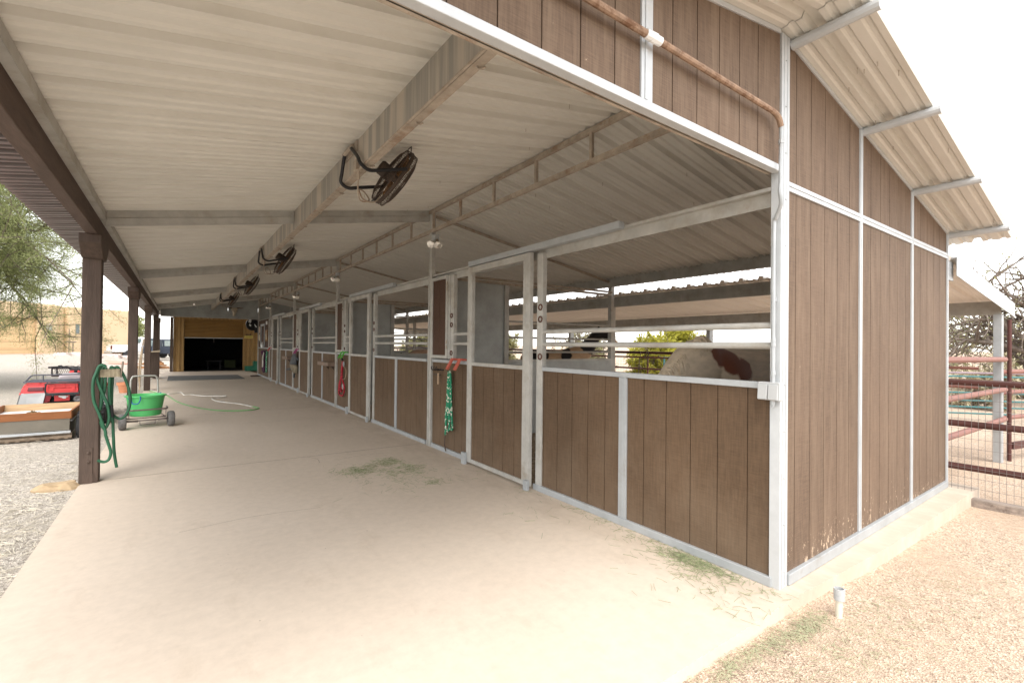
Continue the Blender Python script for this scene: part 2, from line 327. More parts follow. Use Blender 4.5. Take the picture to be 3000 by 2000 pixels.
#@@SETTING
def sst(t): t = np.clip(t, 0, 1); return t*t*(3-2*t)
def gz(x, y):
    return -.08-.017*np.clip(x, -3.7, 8)+.5*sst((-x-5.5)/3)*sst((y-14)/26)
def ground():
    def ax(lo, hi, c, fine):
        a = [lo]; 
        pts = list(np.arange(c[0], c[1], fine)); k = fine; x = c[0]
        L_ = []
        while x > lo: L_.append(x); k *= 1.35; x -= k
        L_.append(lo); k = fine; x = c[1]; Rr = []
        while x < hi: Rr.append(x); k *= 1.35; x += k
        Rr.append(hi); return np.array(sorted(set(L_+pts+Rr)))
    X = ax(-400, 600, (-12, 12), .5); Y = ax(-60, 900, (-6, 46), .5)
    gx, gy = np.meshgrid(X, Y); Z = gz(gx, gy)+rng.normal(0, .006, gx.shape)
    nx, ny = len(X), len(Y); V = np.stack([gx.ravel(), gy.ravel(), Z.ravel()], 1)
    # left yard is gravel, the paddock side is decomposed granite
    def mk(name, mat, ia, ib):
        F = []; 
        idx = {}; VV = []
        for j in range(ny-1):
            for i in range(ia, ib):
                q = (j*nx+i, j*nx+i+1, (j+1)*nx+i+1, (j+1)*nx+i); ff = []
                for v in q:
                    if v not in idx: idx[v] = len(VV); VV.append(tuple(V[v]))
                    ff.append(idx[v])
                F.append(ff)
        mb = MB(); mb.add(VV, F); return tag(mb.build(name, mat, smooth=True), None, None, kind='structure')
    sp = int(np.searchsorted(X, -2.0)); mk('gravel_yard', gravelm, 0, sp); mk('paddock_ground', dirt, sp, nx-1)
ground()
def slab():
    mb = MB(); g = .006
    fr = [(-3.71, -.06), (-1.2, -.075), (0, -.09), (1.3, -.16), (3.95, -.2), (3.95, .12), (.06, .12), (.06, 4.96-g), (-3.71, 5.07-g)]
    mb.prism(fr, 'z', -.22, 0)
    ys = [(4.96, 5.07), (9.9, 9.8), (14.8, 14.7), (19.7, 19.6), (26.2, 26.2)]
    for (a, a2), (b, b2) in zip(ys, ys[1:]): mb.prism([(-3.71, a2+g), (.06, a+g), (.06, b-g), (-3.71, b2-g)], 'z', -.22, 0)
    for x in (3.66, ): mb.box(3.58, 3.82, .13, 22.3, -.22, -.004)
    jf = MB()
    for (a, a2) in ((4.96, 5.07), (9.9, 9.8), (14.8, 14.7), (19.7, 19.6)): jf.prism([(-3.70, a2-.008), (.055, a-.008), (.055, a-.002), (-3.70, a2-.002)], 'z', -.2, .0012)
    tag(jf.build('expansion_joint', M('joint_filler', (.20, .16, .125), .9)), None, None, kind='structure')
    ck = MB()
    for pts in ([(-2.6, 9.72), (-2.0, 9.86), (-1.2, 9.98), (-.4, 10.02)], [(-1.25, 6.7), (-.95, 6.6), (-.55, 6.72), (-.1, 6.66)], [(-1.62, 5.05), (-1.5, 4.82), (-1.52, 4.6)], [(-2.9, 3.0), (-2.4, 3.06), (-1.9, 2.98)], [(-1.3, 4.62), (-1.0, 4.7), (-.62, 4.66)], [(-.5, 8.1), (-.95, 8.2), (-1.5, 8.12), (-2.1, 8.22)]):
        q = smoothp([(x+random.gauss(0, .01), y, 0) for x, y in pts], 6)
        for p0, p1 in zip(q, q[1:]):
            d = (p1-p0).normalized(); nn = Vector((-d.y, d.x, 0))*.0022; ck.add([p0-nn+Vector((0, 0, .001)), p1-nn+Vector((0, 0, .001)), p1+nn+Vector((0, 0, .001)), p0+nn+Vector((0, 0, .001))], [(0, 1, 2, 3)])
    tag(ck.build('floor_cracks', M('crack_dirt', (.27, .21, .155), .95)), None, None, kind='structure')
    o = mb.build('concrete_floor', concrete); tag(o, None, None, kind='structure')
    mb = MB(); mb.box(.065, 3.575, .13, 22.2, -.2, -.03); tag(mb.build('stall_floor', bedding), None, None, kind='structure')
slab()

# ------------------------------------------------------------------ the barn
barn = thing('horse_barn', 'long open-fronted brown and galvanised horse barn with a low cream metal roof', 'barn')
def siding(mb, plane, u0, u1, z0, zt, face, thick, grooves, gap=.007):
    zf = zt if callable(zt) else (lambda u: zt)
    e = sorted([u0]+[g for g in grooves if u0+.01 < g < u1-.01]+[u1])
    def blk(a, b, f0, f1):
        P = []
        for z in (0, 1):
            for (u, n) in ((a, f0), (b, f0), (b, f1), (a, f1)):
                zz = z0 if z == 0 else zf(u); P.append((u, n, zz) if plane == 'y' else (n, u, zz))
        mb.hexa(P)
    for a, b in zip(e, e[1:]): blk(a+(gap/2 if a > u0 else 0), b-(gap/2 if b < u1 else 0), face, face+.008)
    blk(u0, u1, face+.0085, face+thick)
def part(mb, name, mat, **k): return mb.build(name, mat, parent=k.pop('parent', barn), **k)

# roof sheets: pans with trapezoid major ribs and low minor ribs
PITCH_R = .2955
def ribprofile(y0, y1, phase, hM=.044, hm=.013):
    out = []; k = math.floor((y0-phase)/PITCH_R)-1
    while phase+k*PITCH_R < y1+PITCH_R:
        c = phase+k*PITCH_R
        for dy, dz in ((-.042, 0), (-.024, hM), (.024, hM), (.042, 0), (.075, 0), (.088, hm), (.108, hm), (.121, 0), (.175, 0), (.188, hm), (.208, hm), (.221, 0)): out.append((c+dy, dz))
        k += 1
    return [(y, z) for y, z in out if y0 <= y <= y1]
def roofsheet(x0, x1, y0, y1, zf, phase, nseg=1, **kw):
    pr = ribprofile(y0, y1, phase, **kw); mb = MB(); V = []; F = []; n = len(pr)
    for lay in (0, .0015):
        for i in range(nseg+1):
            x = x0+(x1-x0)*i/nseg
            for y, dz in pr: V.append((x, y, zf(x)+dz+lay))
    m = (nseg+1)*n
    for lay in (0, 1):
        for i in range(nseg):
            for k in range(n-1):
                q = (lay*m+i*n+k, lay*m+(i+1)*n+k, lay*m+(i+1)*n+k+1, lay*m+i*n+k+1); F.append(q if lay else q[::-1])
    return mb.add(V, F)
Y0, Y1 = -.45, 26.9  # far end runs on unseen past the gable to shade the shed front
part(roofsheet(-3.60, -.004, Y0, Y1, rfun, 1.33), 'roof_sheet', cream)
part(roofsheet(.004, 4.14, Y0, Y1, rfun, 1.33), 'roof_sheet', cream)
part(roofsheet(-4.06, -3.603, Y0, Y1, rfun, 1.33, hM=.075, hm=.05), 'eave_sheet', browns, label='dark brown painted eave sheet outside the wooden beam')
mb = MB(); mb.prism([(-.16, 3.372), (0, 3.40), (.16, 3.372), (.16, 3.376), (0, 3.405), (-.16, 3.376)], 'y', Y0, Y1); part(mb, 'ridge_cap', cream)
for k in range(46):
    x = random.choice([random.uniform(-1.3, -.1), random.uniform(.05, 4.0), random.uniform(.1, 3.8)]); y = random.choice([random.uniform(-.4, -.06), random.uniform(.4, 4.5), random.uniform(.4, 9)])
    z = rfun(x); part(MB().tube([(x, y, z+.01), (x, y, z-.028)], .0025, 5), 'roof_screw', rustd)
# purlin with the fans, rafters, ridge truss, eave channel
mb = MB(); mb.box(-1.79, -1.784, .04, 22.24, 2.80, 3.046); part(mb, 'roof_purlin', purlm)
mb = MB(); mb.box(-1.783, -1.735, .04, 22.24, 2.797, 2.803); mb.box(-1.735, -1.731, .04, 22.24, 2.797, 2.815); mb.tube([(-1.79, .04, 2.806), (-1.79, 22.24, 2.806)], .009, 6)
for k in range(28):
    y = .6+k*.78+random.uniform(-.06, .06); mb.tube([(-1.76, y, 2.80), (-1.75, y, 2.785), (-1.74, y-.02, 2.78), (-1.73, y-.035, 2.785)], .006, 5)
part(mb, 'purlin_lip', rustd)
POSTY = [4.75, 9.58, 14.41, 19.05]
for py in POSTY:
    mb = MB(); y = py+.06
    for a, b in ((-3.52, -1.80), (-1.725, .0)):
        za, zb = rfun(a)-.004, rfun(b)-.004
        mb.hexa([(a, y, za-.148), (b, y, zb-.148), (b, y+.006, zb-.148), (a, y+.006, za-.148), (a, y, za), (b, y, zb), (b, y+.006, zb), (a, y+.006, za)])
        mb.hexa([(a, y-.008, za-.08), (b, y-.008, zb-.08), (b, y-.001, zb-.08), (a, y-.001, za-.08), (a, y-.004, za-.072), (b, y-.004, zb-.072), (b, y-.001, zb-.072), (a, y-.001, za-.072)])
        mb.hexa([(a, y-.003, za-.152), (b, y-.003, zb-.152), (b, y+.05, zb-.152), (a, y+.05, za-.152), (a, y-.003, za-.149), (b, y-.003, zb-.149), (b, y+.05, zb-.149), (a, y+.05, za-.149)])
    part(mb, 'rafter', galvd)
    mb = MB(); mb.tube([(.05, py, 3.27), (3.68, py, 2.64)], .024, 8); part(mb, 'roof_brace', rustd)
mb = MB(); mb.bar((0, .1, 3.325), (0, 22.2, 3.325), .04, .045); mb.bar((0, .1, 3.05), (0, 22.2, 3.05), .038, .045)
y = .81
while y < 22.2:
    mb.bar((0, y, 3.07), (0, y, 3.305), .03, .03, up=(0, 1, 0)); y += .777
part(mb, 'ridge_truss', rustd)
mb = MB(); mb.prism([(-3.53, 2.735), (-3.53, 2.665), (-3.575, 2.655), (-3.578, 2.66), (-3.536, 2.67), (-3.536, 2.735)], 'y', Y0+.05, 22.3)
mb.prism([(-3.53, 2.735), (-3.53, 2.662), (-3.525, 2.662), (-3.525, 2.735)], 'y', Y0+.05, 4.78); part(mb, 'eave_channel', galvd)
mb = MB(); mb.box(-3.67, -3.578, Y0, 23.4, 2.485, 2.715); part(mb, 'eave_beam', bwoodh, bevel=.006)
for i, y in enumerate((5.06, 10.5, 16.05, 21.9, 24.6)):
    mb = MB(); mb.box(-3.717, -3.567, y-.075, y+.075, 0, 2.30); p = part(mb, 'wood_post', bwood, bevel=.008)
    mb = MB(); mb.prism([(y-.12, 2.27), (y+.12, 2.27), (y+.30, 2.40), (y+.30, 2.484), (y-.30, 2.484), (y-.30, 2.40)], 'x', -3.719, -3.55); part(mb, 'post_capital', bwood, parent=p, bevel=.006)
    mb = MB(); mb.box(-3.672, -3.612, y-.083, y-.076, 0, .36)
    for z in (.22, .31): mb.lathe([(.014, 0), (.014, -.01), (.006, -.016)], (-3.642, y-.083, z), 8, 'y', True)
    mb.box(-3.69, -3.60, y-.08, y-.0755, 0.01, .1); part(mb, 'post_bracket', bwood, parent=p)
mb = MB(); mb.prism([(3.64, 2.735), (3.64, 2.55), (3.70, 2.55), (3.70, 2.556), (3.646, 2.556), (3.646, 2.735)], 'y', 0.06, 22.3); part(mb, 'rear_eave_channel', galvd)
for py in [.06]+POSTY+[22.2]:
    mb = MB(); mb.box(3.70, 3.78, py-.02, py+.06, 0, 2.68) if py > 1 else None
    if py > 1: part(mb, 'rear_post', galvd)

# gable and end wall -----------------------------------------------
lg = [-.26-.1977*k for k in range(20)]
mb = MB(); siding(mb, 'y', -1.205, -.002, 2.535, lambda u: rfun(u)-.012, .012, .03, lg); part(mb, 'gable_panel', sid_out)
mb = MB(); siding(mb, 'y', -3.50, -1.285, 2.535, lambda u: rfun(u)-.012, .012, .03, lg); part(mb, 'gable_panel', sid_out)
mb = MB(); mb.box(-3.53, -.0, 0, .045, 2.493, 2.533); part(mb, 'gable_beam', galvo, bevel=.003)
mb = MB(); mb.box(-3.5, -.02, .0455, .075, 2.494, 2.52); mb.box(-3.5, -.02, .05, .056, 2.494, 2.60); part(mb, 'gable_beam_lip', rustd)
mb = MB(); mb.box(-1.283, -1.207, .003, .05, 2.5335, 3.12); mb.box(-1.262, -1.246, -.002, .0028, 2.5335, 3.12); part(mb, 'gable_trim', galvo, bevel=.002)
def sloped(mb, a, b, y0, y1, drop, h):
    za, zb = rfun(a)-drop, rfun(b)-drop
    mb.hexa([(a, y0, za-h), (b, y0, zb-h), (b, y1, zb-h), (a, y1, za-h), (a, y0, za), (b, y0, zb), (b, y1, zb), (a, y1, za)])
mb = MB(); sloped(mb, -3.5, -.005, .004, .05, .003, .028); sloped(mb, .1, 3.66, .004, .05, .003, .028); part(mb, 'rake_trim', galvo)
XT = [1.274, 2.51, 3.71]
rg = [.004+.2133*k for k in range(1, 18)]
xs = [(.104, 1.25), (1.298, 2.486), (2.534, 3.67)]
for a, b in xs:
    mb = MB(); siding(mb, 'y', a, b, .07, 2.40, .012, .03, rg); part(mb, 'wall_panel', sid_out)
    mb = MB(); siding(mb, 'y', a, b, 2.46, lambda u: rfun(u)-.03, .012, .03, rg); part(mb, 'wall_panel', sid_out)
for x in (1.274, 2.51):
    mb = MB(); mb.box(x-.023, x+.023, .0, .05, .0705, rfun(x)-.032); mb.box(x-.006, x+.006, -.004, -.0002, .0705, rfun(x)-.034); part(mb, 'wall_stud', galvo, bevel=.003)
mb = MB(); mb.box(3.672, 3.715, 0, .05, 0, rfun(3.7)-.03); mb.box(3.684, 3.70, -.004, -.0002, 0, rfun(3.7)-.03); part(mb, 'wall_stud', galvo, bevel=.003)
mb = MB()
for a, b in xs: mb.box(a, b, .001, .049, 2.401, 2.459); mb.box(a, b, -.004, .0008, 2.428, 2.436)
part(mb, 'wall_rail', galvo, bevel=.003)
mb = MB(); mb.box(.104, 3.671, -.012, .048, 0.002, .0695); part(mb, 'wall_sill', galv, bevel=.004)
mb = MB(); mb.box(0, .1, 0, .06, 0, 3.335); mb.box(.026, .034, -.003, -.0002, .004, 3.33); mb.box(.066, .07, -.003, -.0002, .004, 3.33)
for z in np.arange(.1, 3.3, .28): mb.lathe([(.006, 0), (.006, -.004), (.002, -.006)], (.05, -.0, z), 6, 'y', True)
part(mb, 'corner_post', galvo, bevel=.006)
for x in (.13, 1.31, 2.53, 3.74):
    mb = MB(); mb.tube([(x, .0, rfun(x)-.034), (x, -.445, rfun(x)-.034)], .031, 10); part(mb, 'outrigger', galvo)

# stall fronts: five bays ------------------------------------------
GR = [.202+.2022*k for k in range(30)]
ringm = M('brown_grommet', (.09, .035, .022), .7, 0, .3, 20)
def bay(y0, mat):
    Y = lambda v: y0+v
    def pn(a, b, z0, z1, face=.014, name='stall_panel', m=sid_in, par=barn):
        mb = MB(); siding(mb, 'x', a, b, z0, z1, face, .026, [y0+g for g in GR]); return part(mb, name, m, parent=par)
    pn(Y(.045), Y(1.172), .06, 1.188); pn(Y(1.255), Y(2.24), .06, 1.188)
    pn(Y(3.655), Y(4.688), .06, 1.192)
    mb = MB(); mb.box(0, .045, Y(1.174), Y(1.253), .06, 1.19); mb.box(-.004, -.0003, Y(1.206), Y(1.22), .06, 1.188); part(mb, 'stall_stud', galv, bevel=.003)
    mb = MB(); mb.box(-.004, .05, Y(.045), Y(2.24), 1.19, 1.23); part(mb, 'stall_rail', galv, bevel=.004)
    mb = MB(); mb.box(-.004, .05, Y(3.655), Y(4.688), 1.194, 1.234); part(mb, 'stall_rail', galv, bevel=.004)
    part(MB().box(-.01, .05, Y(.045), Y(2.36), .0, .0595), 'stall_sill', galv, bevel=.004); part(MB().box(-.01, .05, Y(3.62), Y(4.688), 0, .0595), 'stall_sill', galv, bevel=.004)
    for z in (1.577, 1.453):
        mb = MB(); mb.tube([(.022, Y(.03), z), (.022, Y(2.26), z)], .0215, 12); part(mb, 'stall_pipe', galvd, smooth=False, auto=True)
        mb = MB(); mb.tube([(.022, Y(3.62), z), (.022, Y(4.14), z)], .0215, 12); part(mb, 'stall_pipe', galvd, auto=True)
    mb = MB(); mb.box(-.002, .055, Y(2.242), Y(2.33), 0.0, 2.36); p = part(mb, 'door_post', galvd, bevel=.004)
    def rings(yy, zs, par):
        for z in zs: part(MB().tube([(-.006, Y(yy)+.027*cos(t), z+.027*sin(t)) for t in np.linspace(0, 2*pi, 13)[:-1]], .0075, 5, closed=True), 'hole_grommet', ringm, parent=par)
    rings(2.27, (1.82, 1.70, 1.33), p)
    mb = MB(); mb.box(0, .055, Y(4.075), Y(4.16), 1.236, 2.36); mb.box(-.008, .0, Y(4.16), Y(4.215), 1.25, 2.36); p = part(mb, 'feed_jamb', galvd, bevel=.004); rings(4.12, (1.82, 1.70, 1.33), p)
    # sliding door
    d = MB(); x0, x1 = -.065, -.02; a, b = Y(2.365), Y(3.60)
    d.box(x0, x1, a, a+.115, .03, 2.375); d.box(x0, x1, b-.10, b, .03, 2.375)
    for z0, z1 in ((.03, .075), (1.192, 1.232), (2.305, 2.375)): d.box(x0+.002, x1-.002, a+.116, b-.101, z0, z1)
    d.box(x0-.004, x0-.0003, a+.05, a+.06, .035, 2.37)
    door = part(d, 'stall_door', galvd, bevel=.004)
    pn(a+.117, b-.102, .076, 1.191, -.052, 'door_panel', sid_in, door)
    part(MB().box(-.105, -.068, Y(3.575), Y(3.655), 0, .14), 'door_guide', galv, parent=door, bevel=.003); part(MB().box(-.105, -.068, Y(2.34), Y(2.40), 0, .10), 'door_guide', galv, parent=door, bevel=.003)
    mb = MB(); mb.box(-.075, -.012, Y(1.20), Y(3.58), 2.384, 2.444); part(mb, 'door_track', galv, bevel=.003)
    # feed door
    f = MB(); x0, x1 = -.03, .0; a, b, z0, z1 = Y(4.205), Y(4.685), 1.255, 2.36
    f.box(x0, x1, a, a+.04, z0, z1); f.box(x0, x1, b-.04, b, z0, z1); f.box(x0, x1, a+.041, b-.041, z0, z0+.04); f.box(x0, x1, a+.041, b-.041, z1-.04, z1)
    fd = part(f, 'feed_door', galvd, bevel=.003); pn(a+.042, b-.042, z0+.042, z1-.042, -.015, 'feed_panel', sid_dk, fd)
    h = MB()
    for z in (1.38, 1.45, 2.15, 2.22): h.tube([(-.036, a-.004, z), (-.036, a-.004, z+.05)], .008, 6)
    part(h, 'hinge', rustd, parent=fd)
    # header
    mb = MB(); mb.box(.0, .06, Y(.062) if y0 == 0 else Y(-.02), Y(4.688), 2.398, 2.42); mb.prism([(Y(.062), 2.31), (Y(4.688), 2.31), (Y(4.688), 2.3975), (Y(.062), 2.3975)], 'x', .045, .06); part(mb, 'header', galvd)
for k in range(4): bay(4.83*k, None)
# last bay: tack room front
mb = MB(); yA = 19.12; siding(mb, 'x', yA+.05, 22.18, .06, 1.188, .014, .026, [yA+g for g in GR]); part(mb, 'stall_panel', sid_in)
mb = MB(); siding(mb, 'x', yA+.05, 22.18, 1.232, 2.39, .014, .026, [yA+g for g in GR]); part(mb, 'stall_panel', sid_dk)
mb = MB(); mb.box(-.004, .05, yA+.05, 22.18, 1.19, 1.23); part(mb, 'stall_rail', galv)
mb = MB(); mb.box(-.01, .05, yA+.05, 22.18, 0, .0595); part(mb, 'stall_sill', galv)
mb = MB(); mb.box(0, .06, yA, 22.2, 2.398, 2.42); part(mb, 'header', galvd)
f = MB(); a, b, z0, z1 = 20.3, 21.35, 1.26, 2.22
f.box(-.03, 0, a, a+.05, z0, z1); f.box(-.03, 0, b-.05, b, z0, z1); f.box(-.03, 0, a+.051, b-.051, z0, z0+.06); f.box(-.03, 0, a+.051, b-.051, z1-.08, z1); part(f, 'tack_window', galv)
for py in POSTY:
    mb = MB(); y = py; mb.box(-.02, .05, y-.055, y-.028, 0, 2.425); mb.box(-.02, .05, y+.02, y+.05, 0, 2.425); mb.box(-.008, .05, y-.0275, y+.0195, 0, 3.325); mb.box(-.012, .045, y+.0205, y+.04, 2.426, 3.325); part(mb, 'ridge_post', galvd, bevel=.003)
    mb = MB(); mb.tube([(-.022+.0, y+.03*cos(t), 1.87+.035*sin(t)) for t in np.linspace(0, 2*pi, 11)[:-1]], .006, 5, closed=True); part(mb, 'tie_ring', rustd)
mb = MB(); mb.box(-.02, .06, 22.18, 22.26, 0, 3.32); part(mb, 'ridge_post', galvd)
# partitions between the stalls
for py in POSTY:
    mb = MB(); mb.box(.06, 1.262, py-.004, py+.004, 0, 2.385); part(mb, 'partition_sheet', sheetm)
    mb = MB(); mb.box(1.264, 1.30, py-.03, py+.03, 0, 2.385); mb.box(1.305, 1.35, py-.02, py+.02, 0, 2.385); part(mb, 'partition_post', galvd)
    mb = MB(); mb.box(1.352, 3.70, py-.025, py+.025, 0, 1.175); part(mb, 'partition_wall', sheetm)
    mb = MB(); mb.box(1.352, 3.70, py-.03, py+.03, 1.176, 1.21)
    for z in (1.33, 1.565, 1.82): mb.tube([(1.35, py, z), (3.70, py, z)], .017, 8)
    part(mb, 'partition_rails', galvd)
    mb = MB(); mb.box(.06, 3.70, py-.02, py+.02, 2.388, 2.425); mb.tube([(.06, py-.035, 2.455), (3.70, py-.035, 2.455)], .02, 8); part(mb, 'partition_top_rail', rustd)
# far gable
mb = MB()
for a, b in ((-3.5, -2.28), (-2.27, -1.175), (-1.165, -.02), (.06, 1.3), (1.31, 2.5), (2.51, 3.66)):
    mb.hexa([(a, 22.3, 2.495), (b, 22.3, 2.495), (b, 22.32, 2.495), (a, 22.32, 2.495), (a, 22.3, rfun(a)-.01), (b, 22.3, rfun(b)-.01), (b, 22.32, rfun(b)-.01), (a, 22.32, rfun(a)-.01)])
mb.box(.07, 3.66, 22.3, 22.32, 0, 2.49); mb.box(-3.5, 0, 22.322, 22.33, 2.5, 2.8)
part(mb, 'far_gable_sheet', sheetm)
mb = MB(); mb.box(-3.53, 0, 22.27, 22.36, 2.46, 2.494); part(mb, 'far_gable_beam', galvd)
#@@OBJECTS
# ------------------------------------------------------------------ things on the gable and corner
def conduit():
    t = thing('conduit_pipe', 'rusty brown electrical conduit running across the gable and down the corner post', 'conduit', (-.1, -.04, 2.78))
    mb = MB(); mb.tube([(-3.4, -.038, 2.776), (-1.31, -.038, 2.784)], .0165, 10); mb.tube([(-1.21, -.038, 2.786), (-.19, -.038, 2.786)]+smoothp([(-.15, -.038, 2.78), (-.115, -.038, 2.762), (-.093, -.038, 2.725)], 4),   .0155, 10); mb.build('rusty_pipe', M('rusty_conduit', (.30, .20, .135), .75, .05, .3, 20, .2, 80, stain=(.17, .09, .05), stain_lo=.5, stain_hi=.62, stain_scale=12), t, auto=True)
    mb = MB(); mb.tube([(-1.31, -.038, 2.784), (-1.21, -.038, 2.786)], .02, 10); mb.tube([(-1.275, -.038, 2.785), (-1.245, -.038, 2.7855)], .0225, 10); mb.build('coupling', white, t, auto=True)
    mb = MB(); mb.tube(smoothp([(-.0935, -.038, 2.73), (-.085, -.036, 2.66), (-.083, -.034, 2.58)], 5)+smoothp([(-.084, -.034, 2.40), (-.09, -.033, 2.35), (-.07, -.03, 2.28), (-.04, .012, 2.21), (-.03, .028, 2.12), (-.03, .028, 1.235)], 5), .0115, 9)
    for z in (1.45, 1.28, 2.63, 1.455+.02): mb.tube([(-.03 if z < 2 else -.083, .028 if z < 2 else -.034, z), (-.03 if z < 2 else -.083, .028 if z < 2 else -.034, z+.022)], .0155, 9)
    mb.box(-.035, -.002, .02, .036, 1.72, 1.745); mb.build('grey_conduit', galv, t, auto=True)
conduit()
t = thing('outlet_box', 'grey weatherproof double outlet box on the corner post below the conduit', 'outlet', (-.03, .04, 1.13))
mb = MB(); mb.box(-.05, -.004, -.018, .108, 1.128, 1.236); mb.build('box_body', greyp, t, bevel=.004)
for a, b in ((-.012, .043), (.049, .104)):
    mb = MB(); mb.hexa([(-.066, a, 1.133), (-.051, a, 1.13), (-.051, b, 1.13), (-.066, b, 1.133), (-.058, a, 1.222), (-.051, a, 1.222), (-.051, b, 1.222), (-.058, b, 1.222)]); mb.build('flip_cover', greyp, t, bevel=.003)
mb = MB(); mb.tube([(-.03, .03, 1.127), (-.03, .03, 1.10)], .014, 8); mb.tube([(-.03, .03, 1.10), (-.03, .03, 1.088)], .009, 8); mb.build('cable_gland', galv, t)
t = thing('pipe_stub', 'short upright grey and cream pipe stub beside the slab corner', 'pipe', (.135, -.26, -.1))
mb = MB(); mb.tube([(.135, -.26, -.12), (.138, -.262, .02)], .018, 14, caps=True); mb.build('pipe', M('cream_pvc', (.62, .58, .48), .5), t, auto=True)
mb = MB(); mb.lathe([(.021, .02), (.027, .022), (.027, .05), (.025, .052), (.028, .054), (.028, .085), (.022, .086), (.02, .05), (0, .05)], (.138, -.262, 0), 14); mb.build('fitting', greyp, t, auto=True)

# ------------------------------------------------------------------ fans under the purlin
def make_fan(loc, label):
    t = thing('wall_fan', label, 'fan', loc, 'caged fans hanging from the roof purlin'); B = lambda mb, n, m, **k: mb.build(n, m, t, local=True, **k)
    c = Vector((.34, -.05, -.085)); el = radians(30); n = Vector((cos(el), 0, -sin(el))); a = Vector((0, 1, 0)); b = n.cross(a)
    P = lambda u, v, w_: c+a*u+b*v+n*w_
    for sgn, y in ((-1, -.32), (1, .2)):
        mb = MB(); top = Vector((-.03, y*.35+.04, .07)); mb.tube(smoothp([top, (-.035, y*.8, -.06), (-.03, y, -.13), (.03, y, -.165), (.12, y*.97, -.145), P(.262*sgn, 0, 0)], 5), .0145, 8); B(mb, 'bracket_arm', blackm, auto=True)
    mb = MB(); mb.tube([(-.03, -.10, .075), (-.03, .13, .075)], .017, 8); mb.box(-.012, -.001, -.16, .18, .03, .11); mb.box(-.03, .02, -.21, -.13, -.14, -.06); mb.tube([(0, -.17, -.14), (0, -.17, -.20)], .014, 8); B(mb, 'mount', rustd)
    mb = MB(); mb.tube(smoothp([(0, -.17, -.2), (.0, -.165, -.30), (.03, -.15, -.36), (.11, -.1, -.33), (.09, -.04, -.25), (.03, -.1, -.26), (.05, -.14, -.34), (.15, -.12, -.34), (.24, -.06, -.22)], 5), .006, 6); B(mb, 'power_cord', rustd)
    R = .255
    for nm, s in (('front_guard', 1), ('rear_guard', -1)):
        mb = MB()
        for rr, ww in ((R, .012), (R*.985, .045), (.2, .068), (.14, .078), (.08, .083), (.045, .085)):
            mb.tube([P(rr*cos(q), rr*sin(q), s*ww) for q in np.linspace(0, 2*pi, 37)[:-1]], .0042 if rr > .25 else .0022, 5, closed=True)
        for k in range(54):
            q = 2*pi*k/54; mb.tube([P(rr*cos(q), rr*sin(q), s*ww) for rr, ww in ((R, .012), (R*.985, .045), (.2, .068), (.1, .081), (.045, .085))], .0016, 4, caps=False)
        B(mb, nm, guardm)
    mb = MB(); mb.tube([P(R*cos(q), R*sin(q), 0) for q in np.linspace(0, 2*pi, 41)[:-1]], .009, 6, closed=True); B(mb, 'rim', guardm, auto=True)
    mb = MB(); pf = [(0, -.15), (.05, -.15), (.062, -.135), (.062, -.02), (.03, -.01), (.03, .03), (0, .04)]
    V = [P(r*cos(q), r*sin(q), h) for r, h in pf for q in np.linspace(0, 2*pi, 17)[:-1]]; F = [(i*16+k, i*16+(k+1) % 16, (i+1)*16+(k+1) % 16, (i+1)*16+k) for i in range(len(pf)-1) for k in range(16)]; mb.add(V, F); B(mb, 'motor', guardm, auto=True)
    rb = M('dusty_orange_blade', (.26, .135, .05), .6, .1, .25, 9) if 'dusty_orange_blade' not in MATS else MATS['dusty_orange_blade']
    for k in range(3):
        q0 = 2*pi*k/3+.5; V = []; m = 7
        for i in range(m):
            r = .04+.19*i/(m-1); hw = .32+.22*sin(pi*i/(m-1)*.9)
            for lay in (0, .002):
                for sg in (-1, 1): V.append(P(r*cos(q0+sg*hw), r*sin(q0+sg*hw), sg*.028+lay))
        F = []
        for i in range(m-1):
            o = 4*i; F += [(o, o+1, o+5, o+4), (o+2, o+6, o+7, o+3), (o, o+4, o+6, o+2), (o+1, o+3, o+7, o+5)]
        F += [(0, 2, 3, 1), (4*m-4, 4*m-3, 4*m-1, 4*m-2)]
        mb = MB(); mb.add(V, F); B(mb, 'blade', rb, smooth=True)
    mb = MB(); mb.tube([P(-.05, R*.99, 0), P(-.05, R+.055, -.03), P(.02, R+.055, -.03), P(.02, R*.99, 0)], .004, 5); B(mb, 'carry_handle', blackm); mb = MB(); mb.tube([P(-.04, -R*.99, -.02), P(-.04, -R-.03, -.05), P(.02, -R-.03, -.05), P(.02, -R*.99, -.02)], .004, 5); B(mb, 'guard_clip', blackm)
    return t
guardm = M('dusty_guard', (.075, .055, .042), .65, .2, .35, 14)
F0 = make_fan((-1.79, 2.52, 2.93), 'nearest caged fan, its bent black arms clamped to the roof purlin')
for (y, lb) in ((7.46, 'second nearest caged fan on the purlin, hanging past the first rafter'), (11.85, 'third caged fan along the purlin, between the second and third rafters'), (16.4, 'farthest caged fan on the purlin, close above the cow skull')): dup(F0, (-1.79, y, 2.93), lb)

